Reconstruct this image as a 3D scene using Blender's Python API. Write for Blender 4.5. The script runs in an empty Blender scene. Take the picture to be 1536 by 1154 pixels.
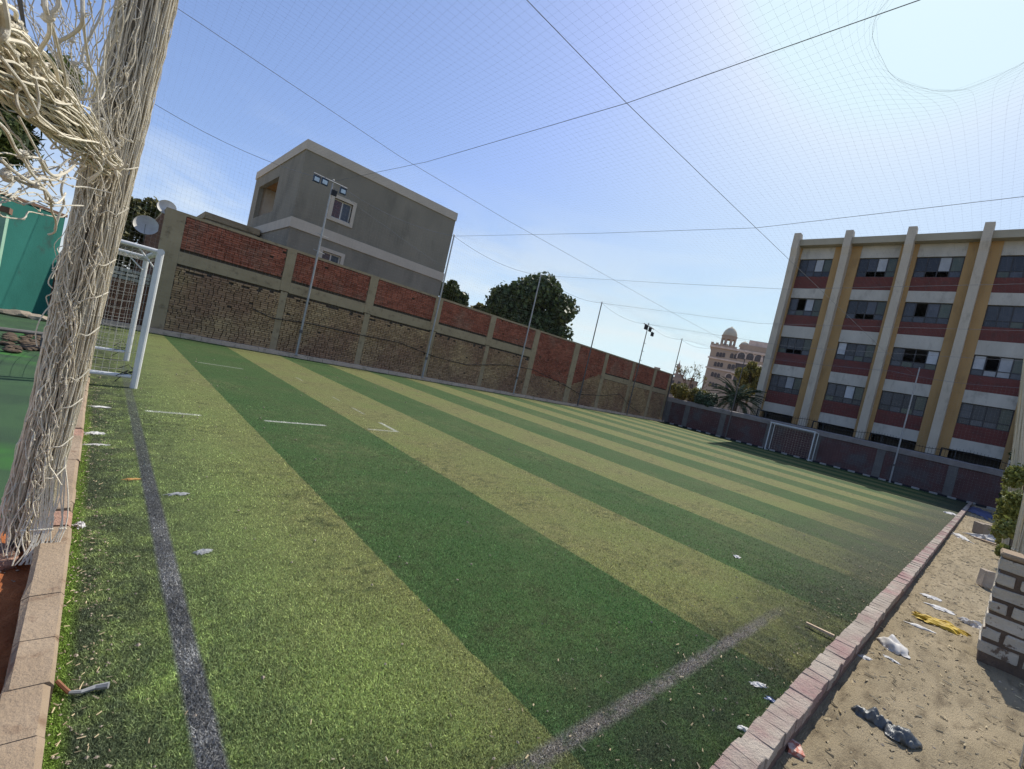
import bpy, bmesh, math, random
import numpy as np
from mathutils import Vector, Matrix
random.seed(7); RN = np.random.default_rng(7)
sc = bpy.context.scene; COL = sc.collection
R = math.radians
# ------------------------------------------------------------------ camera, world, sun, exposure
RT = Vector((0.718, -0.658, 0.226)); DN = Vector((0.142, -0.179, -0.974)); FW = Vector((0.681, 0.731, -0.035))
FW.normalize(); RT = (RT - FW*RT.dot(FW)).normalized(); DN = FW.cross(RT).normalized()
CAM = Vector((0, 0, 1.536))
cd = bpy.data.cameras.new('camera'); cam = bpy.data.objects.new('camera', cd); COL.objects.link(cam)
mw = Matrix((RT, -DN, -FW)).transposed().to_4x4(); mw.translation = CAM; cam.matrix_world = mw
cd.sensor_width = 36; cd.lens = 15.986; cd.clip_start = 0.02; cd.clip_end = 2000
sc.camera = cam
SUN_EL, SUN_AZ = 48.5, 13.0            # azimuth from +X towards +Y
w = bpy.data.worlds.new('World'); sc.world = w; w.use_nodes = True
nt = w.node_tree; bg = nt.nodes['Background']
sky = nt.nodes.new('ShaderNodeTexSky'); sky.sky_type = 'NISHITA'; sky.sun_disc = False
sky.sun_elevation = R(SUN_EL); sky.sun_rotation = R(90-SUN_AZ); sky.altitude = 50; sky.air_density = 1.0; sky.dust_density = 1.0; sky.ozone_density = 2.0
tc = nt.nodes.new('ShaderNodeTexCoord')
mp = nt.nodes.new('ShaderNodeMapping'); mp.inputs['Scale'].default_value = (1.4, 1.4, 6.0); mp.inputs['Rotation'].default_value = (0.15, 0.1, 0.4)
nz = nt.nodes.new('ShaderNodeTexNoise'); nz.inputs['Scale'].default_value = 2.2; nz.inputs['Detail'].default_value = 7; nz.inputs['Roughness'].default_value = .55; nz.inputs['Distortion'].default_value = .6
cr = nt.nodes.new('ShaderNodeMapRange'); cr.inputs['From Min'].default_value = .40; cr.inputs['From Max'].default_value = .66; cr.inputs['To Max'].default_value = .85
sep = nt.nodes.new('ShaderNodeSeparateXYZ')
el = nt.nodes.new('ShaderNodeMapRange'); el.inputs['From Min'].default_value = .36; el.inputs['From Max'].default_value = .10
ml = nt.nodes.new('ShaderNodeMath'); ml.operation = 'MULTIPLY'
mx = nt.nodes.new('ShaderNodeMixRGB'); mx.inputs['Color2'].default_value = (5.6, 6.1, 6.3, 1)
L = nt.links.new
L(tc.outputs['Generated'], mp.inputs['Vector']); L(mp.outputs['Vector'], nz.inputs['Vector']); L(nz.outputs['Fac'], cr.inputs['Value'])
L(tc.outputs['Generated'], sep.inputs['Vector']); L(sep.outputs['Z'], el.inputs['Value'])
L(cr.outputs['Result'], ml.inputs[0]); L(el.outputs['Result'], ml.inputs[1])
gm = nt.nodes.new('ShaderNodeGamma'); gm.inputs['Gamma'].default_value = .78          # a phone's tone curve on the bright sky
tn = nt.nodes.new('ShaderNodeMixRGB'); tn.blend_type = 'MULTIPLY'; tn.inputs['Fac'].default_value = 1; tn.inputs['Color2'].default_value = (1.17, 1.275, 1.60, 1)
L(sky.outputs['Color'], gm.inputs['Color']); L(gm.outputs['Color'], tn.inputs['Color1']); dk = nt.nodes.new('ShaderNodeMixRGB'); dk.blend_type = 'DARKEN'; dk.inputs['Fac'].default_value = .9; dk.inputs['Color2'].default_value = (4.9, 6.2, 6.6, 1)
L(tn.outputs['Color'], dk.inputs['Color1']); L(dk.outputs['Color'], mx.inputs['Color1']); L(ml.outputs['Value'], mx.inputs['Fac']); L(mx.outputs['Color'], bg.inputs['Color'])
bg.inputs['Strength'].default_value = 0.12
sd = bpy.data.lights.new('sun', 'SUN'); sd.energy = 4.3; sd.angle = R(.5); sd.color = (1, .95, .86)
so = bpy.data.objects.new('sun', sd); COL.objects.link(so)
SD = Vector((math.cos(R(SUN_EL))*math.cos(R(SUN_AZ)), math.cos(R(SUN_EL))*math.sin(R(SUN_AZ)), math.sin(R(SUN_EL))))
so.rotation_euler = SD.to_track_quat('Z', 'Y').to_euler(); so.location = SD*60
vs = sc.view_settings; vs.view_transform = 'Standard'; vs.look = 'None'; vs.gamma = 1; vs.use_curve_mapping = False; vs.exposure = 0.32

# ------------------------------------------------------------------ survey helpers (photo pixel -> place in the world)
F = 682.05
def ray(u, v):
    return RT*((u-768)/F) + DN*((v-577)/F) + FW
def onX(u, v, x): d = ray(u, v); return CAM + d*(x/d.x)
def onY(u, v, y): d = ray(u, v); return CAM + d*(y/d.y)
def onZ(u, v, z=0.): d = ray(u, v); return CAM + d*((z-CAM.z)/d.z)
def depth(u, v, t): return CAM + ray(u, v)*t

# ------------------------------------------------------------------ object helpers
def tag(o, label=None, cat=None, group=None, kind=None):
    if label: o['label'] = label
    if cat: o['category'] = cat
    if group: o['group'] = group
    if kind: o['kind'] = kind
    return o
def empty(name, label, cat, loc=(0, 0, 0), rz=0, group=None):
    o = bpy.data.objects.new(name, None); COL.objects.link(o); o.location = loc; o.rotation_euler = (0, 0, rz)
    o.empty_display_size = .2
    return tag(o, label, cat, group)
class MB:
    def __init__(s): s.v = []; s.f = []; s.m = []
    def add(s, vs, fs, mi=0):
        n = len(s.v); s.v += [tuple(p) for p in vs]; s.f += [tuple(i+n for i in f) for f in fs]; s.m += [mi]*len(fs); return s
    def box(s, x0, x1, y0, y1, z0, z1, mi=0, jit=0):
        v = [(x, y, z) for z in (z0, z1) for y in (y0, y1) for x in (x0, x1)]
        if jit: v = [tuple(c+random.uniform(-jit, jit) for c in p) for p in v]
        return s.add(v, [(0, 2, 3, 1), (4, 5, 7, 6), (0, 1, 5, 4), (1, 3, 7, 5), (3, 2, 6, 7), (2, 0, 4, 6)], mi)
    def bbox(s, x0, x1, y0, y1, z0, z1, b, mi=0, jit=0):      # box with chamfered vertical + top edges
        x0, x1 = min(x0, x1), max(x0, x1); y0, y1 = min(y0, y1), max(y0, y1)
        def ring(i, z): return [(x0+b+i, y0+i, z), (x1-b-i, y0+i, z), (x1-i, y0+b+i, z), (x1-i, y1-b-i, z), (x1-b-i, y1-i, z), (x0+b+i, y1-i, z), (x0+i, y1-b-i, z), (x0+i, y0+b+i, z)]
        v = ring(b*.6, z0)+ring(0, z0+b)+ring(0, z1-b)+ring(b*.6, z1)
        if jit: v = [tuple(c+random.uniform(-jit, jit) for c in p) for p in v]
        fs = [tuple(range(7, -1, -1)), tuple(range(24, 32))]
        for k in range(3):
            for i in range(8): j = (i+1) % 8; fs.append((8*k+i, 8*k+j, 8*k+8+j, 8*k+8+i))
        return s.add(v, fs, mi)
    def tube(s, pts, r, n=6, mi=0, cap=True):
        pts = [Vector(p) for p in pts]; N = len(pts)
        rs = r if isinstance(r, (list, tuple)) else [r]*N
        vs = []; up = None
        for i, p in enumerate(pts):
            t = (pts[min(i+1, N-1)]-pts[max(i-1, 0)])
            if t.length < 1e-9: t = Vector((0, 0, 1))
            t.normalize()
            if up is None: up = t.orthogonal().normalized()
            up = (up-t*up.dot(t))
            if up.length < 1e-6: up = t.orthogonal()
            up.normalize(); b = t.cross(up)
            for k in range(n):
                a = 2*math.pi*k/n; vs.append(p+(up*math.cos(a)+b*math.sin(a))*rs[i])
        fs = []
        for i in range(N-1):
            for k in range(n): fs.append((i*n+k, i*n+(k+1) % n, (i+1)*n+(k+1) % n, (i+1)*n+k))
        if cap: fs.append(tuple(range(n-1, -1, -1))); fs.append(tuple(range((N-1)*n, N*n)))
        return s.add(vs, fs, mi)
    def prism(s, poly, d, mi=0):     # poly = list of 3D points (planar), extruded by vector d
        d = Vector(d); a = [Vector(p) for p in poly]; n = len(a)
        fs = [tuple(range(n)), tuple(range(2*n-1, n-1, -1))]+[(i, i+n, (i+1) % n+n, (i+1) % n) for i in range(n)]
        return s.add(a+[p+d for p in a], fs, mi)
    def lathe(s, prof, n=16, c=(0, 0, 0), mi=0):
        vs = [(c[0]+r*math.cos(2*math.pi*k/n), c[1]+r*math.sin(2*math.pi*k/n), c[2]+z) for r, z in prof for k in range(n)]
        fs = [(i*n+k, i*n+(k+1) % n, (i+1)*n+(k+1) % n, (i+1)*n+k) for i in range(len(prof)-1) for k in range(n)]
        fs += [tuple(range(n-1, -1, -1)), tuple(range((len(prof)-1)*n, len(prof)*n))]
        return s.add(vs, fs, mi)
    def mesh(s, name, mats, smooth=False):
        me = bpy.data.meshes.new(name); me.from_pydata(s.v, [], s.f)
        for m in (mats if isinstance(mats, (list, tuple)) else [mats]): me.materials.append(m)
        if any(s.m): me.polygons.foreach_set('material_index', s.m)
        if smooth: me.polygons.foreach_set('use_smooth', [True]*len(s.f))
        bm = bmesh.new(); bm.from_mesh(me); bmesh.ops.recalc_face_normals(bm, faces=bm.faces); bm.to_mesh(me); bm.free()
        me.update(); return me
    def build(s, name, mats, parent=None, label=None, cat=None, group=None, kind=None, smooth=False):
        return link(name, s.mesh(name, mats, smooth), parent, label, cat, group, kind)
def link(name, me, parent=None, label=None, cat=None, group=None, kind=None, loc=None, rot=None):
    o = bpy.data.objects.new(name, me); COL.objects.link(o)
    if parent is not None:
        o.parent = parent
        bpy.context.view_layer.update() if False else None
        o.matrix_parent_inverse = Matrix.Identity(4) if loc is not None else inv_world(parent)
    if loc is not None: o.location = loc
    if rot is not None: o.rotation_euler = rot
    return tag(o, label, cat, group, kind)
def world_of(o):
    m = Matrix.LocRotScale(o.location, o.rotation_euler, o.scale)
    return (world_of(o.parent) @ o.matrix_parent_inverse @ m) if o.parent else m
def inv_world(o): return world_of(o).inverted()
def tri_mesh(name, V, mat):          # V: (n,3,3) numpy triangles
    n = len(V); me = bpy.data.meshes.new(name)
    me.vertices.add(n*3); me.vertices.foreach_set('co', V.reshape(-1).astype(np.float32))
    me.loops.add(n*3); me.loops.foreach_set('vertex_index', np.arange(n*3, dtype=np.int32))
    me.polygons.add(n); me.polygons.foreach_set('loop_start', np.arange(0, n*3, 3, dtype=np.int32))
    me.materials.append(mat); me.update(calc_edges=True); return me

# ------------------------------------------------------------------ materials
def M(name, c1, c2=None, scale=3., lo=.35, hi=.65, rough=.9, bump=0., bscale=60., rnd=0., metal=0., spec=.3, c3=None, s3=20., lo3=.55, hi3=.7, stretch=(1, 1, 1), trans=0.):
    m = bpy.data.materials.new(name); m.use_nodes = True; t = m.node_tree; N = t.nodes; K = t.links.new
    b = N['Principled BSDF']; b.inputs['Roughness'].default_value = rough; b.inputs['Metallic'].default_value = metal
    b.inputs['Specular IOR Level'].default_value = spec
    g = N.new('ShaderNodeNewGeometry'); mpn = N.new('ShaderNodeMapping'); mpn.inputs['Scale'].default_value = stretch; K(g.outputs['Position'], mpn.inputs['Vector'])
    def noise(s, det=6):
        n = N.new('ShaderNodeTexNoise'); n.inputs['Scale'].default_value = s; n.inputs['Detail'].default_value = det; n.inputs['Roughness'].default_value = .62
        K(mpn.outputs['Vector'], n.inputs['Vector']); return n.outputs['Fac']
    def rng(x, a, bb):
        r = N.new('ShaderNodeMapRange'); r.inputs['From Min'].default_value = a; r.inputs['From Max'].default_value = bb; K(x, r.inputs['Value']); return r.outputs['Result']
    def mix(f, a, bcol):
        q = N.new('ShaderNodeMixRGB'); K(f, q.inputs['Fac'])
        for s_, x in (('Color1', a), ('Color2', bcol)):
            if isinstance(x, tuple): q.inputs[s_].default_value = (*x, 1)
            else: K(x, q.inputs[s_])
        return q.outputs['Color']
    col = mix(rng(noise(scale), lo, hi), c1, c2 or tuple(x*.75 for x in c1))
    if c3: col = mix(rng(noise(s3, 4), lo3, hi3), col, c3)
    if rnd:
        oi = N.new('ShaderNodeObjectInfo'); ad = N.new('ShaderNodeMath'); ad.operation = 'ADD'; K(oi.outputs['Random'], ad.inputs[0]); K(g.outputs['Random Per Island'], ad.inputs[1])
        fr = N.new('ShaderNodeMath'); fr.operation = 'FRACT'; K(ad.outputs[0], fr.inputs[0])
        r2 = N.new('ShaderNodeMapRange'); r2.inputs['To Min'].default_value = 1-rnd; r2.inputs['To Max'].default_value = 1+rnd; K(fr.outputs[0], r2.inputs['Value'])
        hs = N.new('ShaderNodeHueSaturation'); K(r2.outputs['Result'], hs.inputs['Value']); K(col, hs.inputs['Color']); col = hs.outputs['Color']
    K(col, b.inputs['Base Color'])
    if bump:
        bp = N.new('ShaderNodeBump'); bp.inputs['Strength'].default_value = bump; bp.inputs['Distance'].default_value = .02; K(noise(bscale, 8), bp.inputs['Height']); K(bp.outputs['Normal'], b.inputs['Normal'])
    if trans:
        tr = N.new('ShaderNodeBsdfTranslucent'); K(col, tr.inputs['Color']); ms = N.new('ShaderNodeMixShader'); ms.inputs['Fac'].default_value = trans
        K(b.outputs[0], ms.inputs[1]); K(tr.outputs[0], ms.inputs[2]); K(ms.outputs[0], N['Material Output'].inputs['Surface'])
    return m

def turf_material(name='artificial_turf', gain=1.):
    m = bpy.data.materials.new(name); m.use_nodes = True; t = m.node_tree; N = t.nodes; K = t.links.new
    b = N['Principled BSDF']; b.inputs['Roughness'].default_value = .85; b.inputs['Specular IOR Level'].default_value = .08
    g = N.new('ShaderNodeNewGeometry'); P = g.outputs['Position']
    sp = N.new('ShaderNodeSeparateXYZ'); K(P, sp.inputs[0]); Xs, Ys = sp.outputs['X'], sp.outputs['Y']
    def noise(s, det=5, rough=.6, st=(1, 1, 1)):
        mpn = N.new('ShaderNodeMapping'); mpn.inputs['Scale'].default_value = st; K(P, mpn.inputs['Vector'])
        n = N.new('ShaderNodeTexNoise'); n.inputs['Scale'].default_value = s; n.inputs['Detail'].default_value = det; n.inputs['Roughness'].default_value = rough; K(mpn.outputs[0], n.inputs['Vector']); return n.outputs['Fac']
    def math_(op, a, bb=None, c=None):
        n = N.new('ShaderNodeMath'); n.operation = op
        for i, x in enumerate((a, bb, c)):
            if x is None: continue
            if isinstance(x, (int, float)): n.inputs[i].default_value = x
            else: K(x, n.inputs[i])
        return n.outputs[0]
    def rng(x, a, bb, lo=0., hi=1.):
        r = N.new('ShaderNodeMapRange'); r.inputs['From Min'].default_value = a; r.inputs['From Max'].default_value = bb; r.inputs['To Min'].default_value = lo; r.inputs['To Max'].default_value = hi; K(x, r.inputs['Value']); return r.outputs['Result']
    def mix(f, a, bc, mode='MIX'):
        q = N.new('ShaderNodeMixRGB'); q.blend_type = mode
        if isinstance(f, (int, float)): q.inputs['Fac'].default_value = f
        else: K(f, q.inputs['Fac'])
        for s_, x in (('Color1', a), ('Color2', bc)):
            if isinstance(x, tuple): q.inputs[s_].default_value = (*x, 1)
            else: K(x, q.inputs[s_])
        return q.outputs['Color']
    wob = math_('MULTIPLY', math_('SUBTRACT', noise(9, 3), .5), .035)
    xs = math_('DIVIDE', math_('ADD', math_('ADD', Xs, .062), wob), 1.774)
    par = math_('MODULO', math_('FLOOR', xs), 2.)
    n1 = rng(noise(.9, 6), .38, .62); n2 = rng(noise(7, 6, .7), .38, .66)
    light = mix(n1, (.172, .19, .074), (.208, .198, .088)); light = mix(math_('MULTIPLY', n2, .35), light, (.15, .165, .055))
    # the turf is greener in the strip beside the near goal line
    light = mix(rng(Xs, 1.9, .6, 0, .8), light, (.17, .222, .08))
    dark = mix(n1, (.06, .112, .04), (.078, .126, .047)); dark = mix(math_('MULTIPLY', n2, .4), dark, (.05, .08, .03))
    col = mix(par, light, dark)
    # worn, trodden patches
    wear = math_('MULTIPLY', rng(noise(.55, 5), .5, .7), rng(noise(5, 6, .7), .4, .6))
    col = mix(math_('MULTIPLY', wear, .32), col, (.24, .215, .11))
    scuff = rng(noise(2.6, 7, .75, (1.6, .8, 1)), .6, .7); col = mix(math_('MULTIPLY', scuff, .55), col, (.075, .085, .045))
    sc2 = math_('MULTIPLY', rng(noise(.9, 8, .8), .46, .6), rng(noise(8, 6, .8, (.7, 1.2, 1)), .47, .58)); col = mix(math_('MULTIPLY', sc2, .8), col, (.06, .075, .035))
    # rubber crumb along the goal-line kerb and the touch line
    cl = math_('MULTIPLY', rng(Xs, 1.1, .15), rng(noise(3.2, 8, .75), .38, .54)); col = mix(math_('MULTIPLY', cl, .92), col, (.05, .06, .04))
    edge = math_('ADD', Ys, math_('MULTIPLY', math_('SUBTRACT', noise(1.3, 5), .5), 1.4))
    far = rng(Xs, 3., 11., .0, .9)
    cr_ = math_('MULTIPLY', rng(edge, math_('ADD', far, 1.25) if False else 1.5, .75), rng(noise(4, 8, .8), .3, .56)); col = mix(math_('MULTIPLY', cr_, .88), col, (.045, .054, .035))
    fw = math_('MULTIPLY', math_('MULTIPLY', rng(edge, 2.6, 1.2), rng(Xs, 4.5, 8.)), rng(noise(3, 8, .8, (1, .5, 1)), .25, .55)); col = mix(math_('MULTIPLY', fw, .85), col, (.075, .082, .055))
    moss = math_('MULTIPLY', rng(Xs, .15, .11), rng(Ys, 8., 6.)); col = mix(math_('MULTIPLY', moss, .8), col, (.11, .165, .03))
    # painted lines (worn paint on the pile)
    def seg(x0, x1, y0, y1, wx=.01):
        a = math_('MULTIPLY', rng(Xs, x0-wx, x0+wx), rng(Xs, x1+wx, x1-wx)); bq = math_('MULTIPLY', rng(Ys, y0-wx, y0+wx), rng(Ys, y1+wx, y1-wx)); return math_('MULTIPLY', a, bq)
    pn = rng(noise(26, 6, .8), .3, .7)
    gl = math_('MULTIPLY', seg(.455, .545, -1, 7.9), rng(noise(240, 2, .7), .4, .6)); patch = rng(noise(2.2, 3), .42, .58)
    lcol = mix(patch, (.26, .255, .25), (.12, .118, .12)); lcol = mix(rng(Ys, 3.2, 5.), lcol, (.10, .105, .10)); lcol = mix(rng(noise(190, 2, .6), .44, .56), (.07, .07, .075), lcol)
    gmask = math_('MULTIPLY', seg(.455, .545, -1, 30.), math_('MULTIPLY', rng(Ys, 11., 4.5, .25, 1.), rng(noise(5, 6, .8), .28, .36)))
    col = mix(math_('MULTIPLY', gmask, .97), col, lcol)
    smask = math_('MULTIPLY', math_('MULTIPLY', seg(-1, 5.2, .975, 1.055, .018), rng(Xs, 5.0, 3.9, .0, 1.)), rng(noise(5, 6, .8), .34, .5))
    col = mix(math_('MULTIPLY', smask, .9), col, mix(rng(noise(190, 2, .6), .44, .56), (.07, .062, .058), (.25, .225, .21)))
    tot = None
    for (x0, x1, y0, y1, k) in ((1.97, 2.85, 6.98, 7.055, .95), (.62, 1.2, 6.99, 7.07, .75), (1.91, 2.86, 12.75, 12.83, .6), (3.55, 4.13, 6.97, 7.03, .75), (4.055, 4.13, 7.03, 7.66, .85), (4.06, 4.11, 8.34, 8.93, .45), (4.07, 4.11, 9.62, 10.06, .4), (4.06, 4.11, 12.1, 12.64, .35)):
        s_ = math_('MULTIPLY', seg(x0, x1, y0, y1, .012), k); tot = s_ if tot is None else math_('MAXIMUM', tot, s_)
    col = mix(math_('MULTIPLY', tot, rng(pn, .1, .6, .3, .8)), col, (.5, .5, .47))
    # pile grain
    gr = noise(150, 3, .8); col = mix(1., col, mix(rng(gr, .32, .68), (.24, .24, .24), (1.36, 1.36, 1.3)), 'MULTIPLY')
    bl = N.new('ShaderNodeHueSaturation'); K(rng(g.outputs['Random Per Island'], 0, 1, .25*gain, 1.75*gain) if gain != 1. else math_('ADD', 0., 1.), bl.inputs['Value']); K(col, bl.inputs['Color'])
    K(bl.outputs['Color'], b.inputs['Base Color'])
    if gain != 1.:
        tr = N.new('ShaderNodeBsdfTranslucent'); K(bl.outputs['Color'], tr.inputs['Color']); ms = N.new('ShaderNodeMixShader'); ms.inputs['Fac'].default_value = .28
        K(b.outputs[0], ms.inputs[1]); K(tr.outputs[0], ms.inputs[2]); K(ms.outputs[0], N['Material Output'].inputs['Surface']); return m
    bp = N.new('ShaderNodeBump'); bp.inputs['Strength'].default_value = .6; bp.inputs['Distance'].default_value = .02; K(noise(110, 6, .8), bp.inputs['Height']); K(bp.outputs['Normal'], b.inputs['Normal'])
    return m

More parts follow.
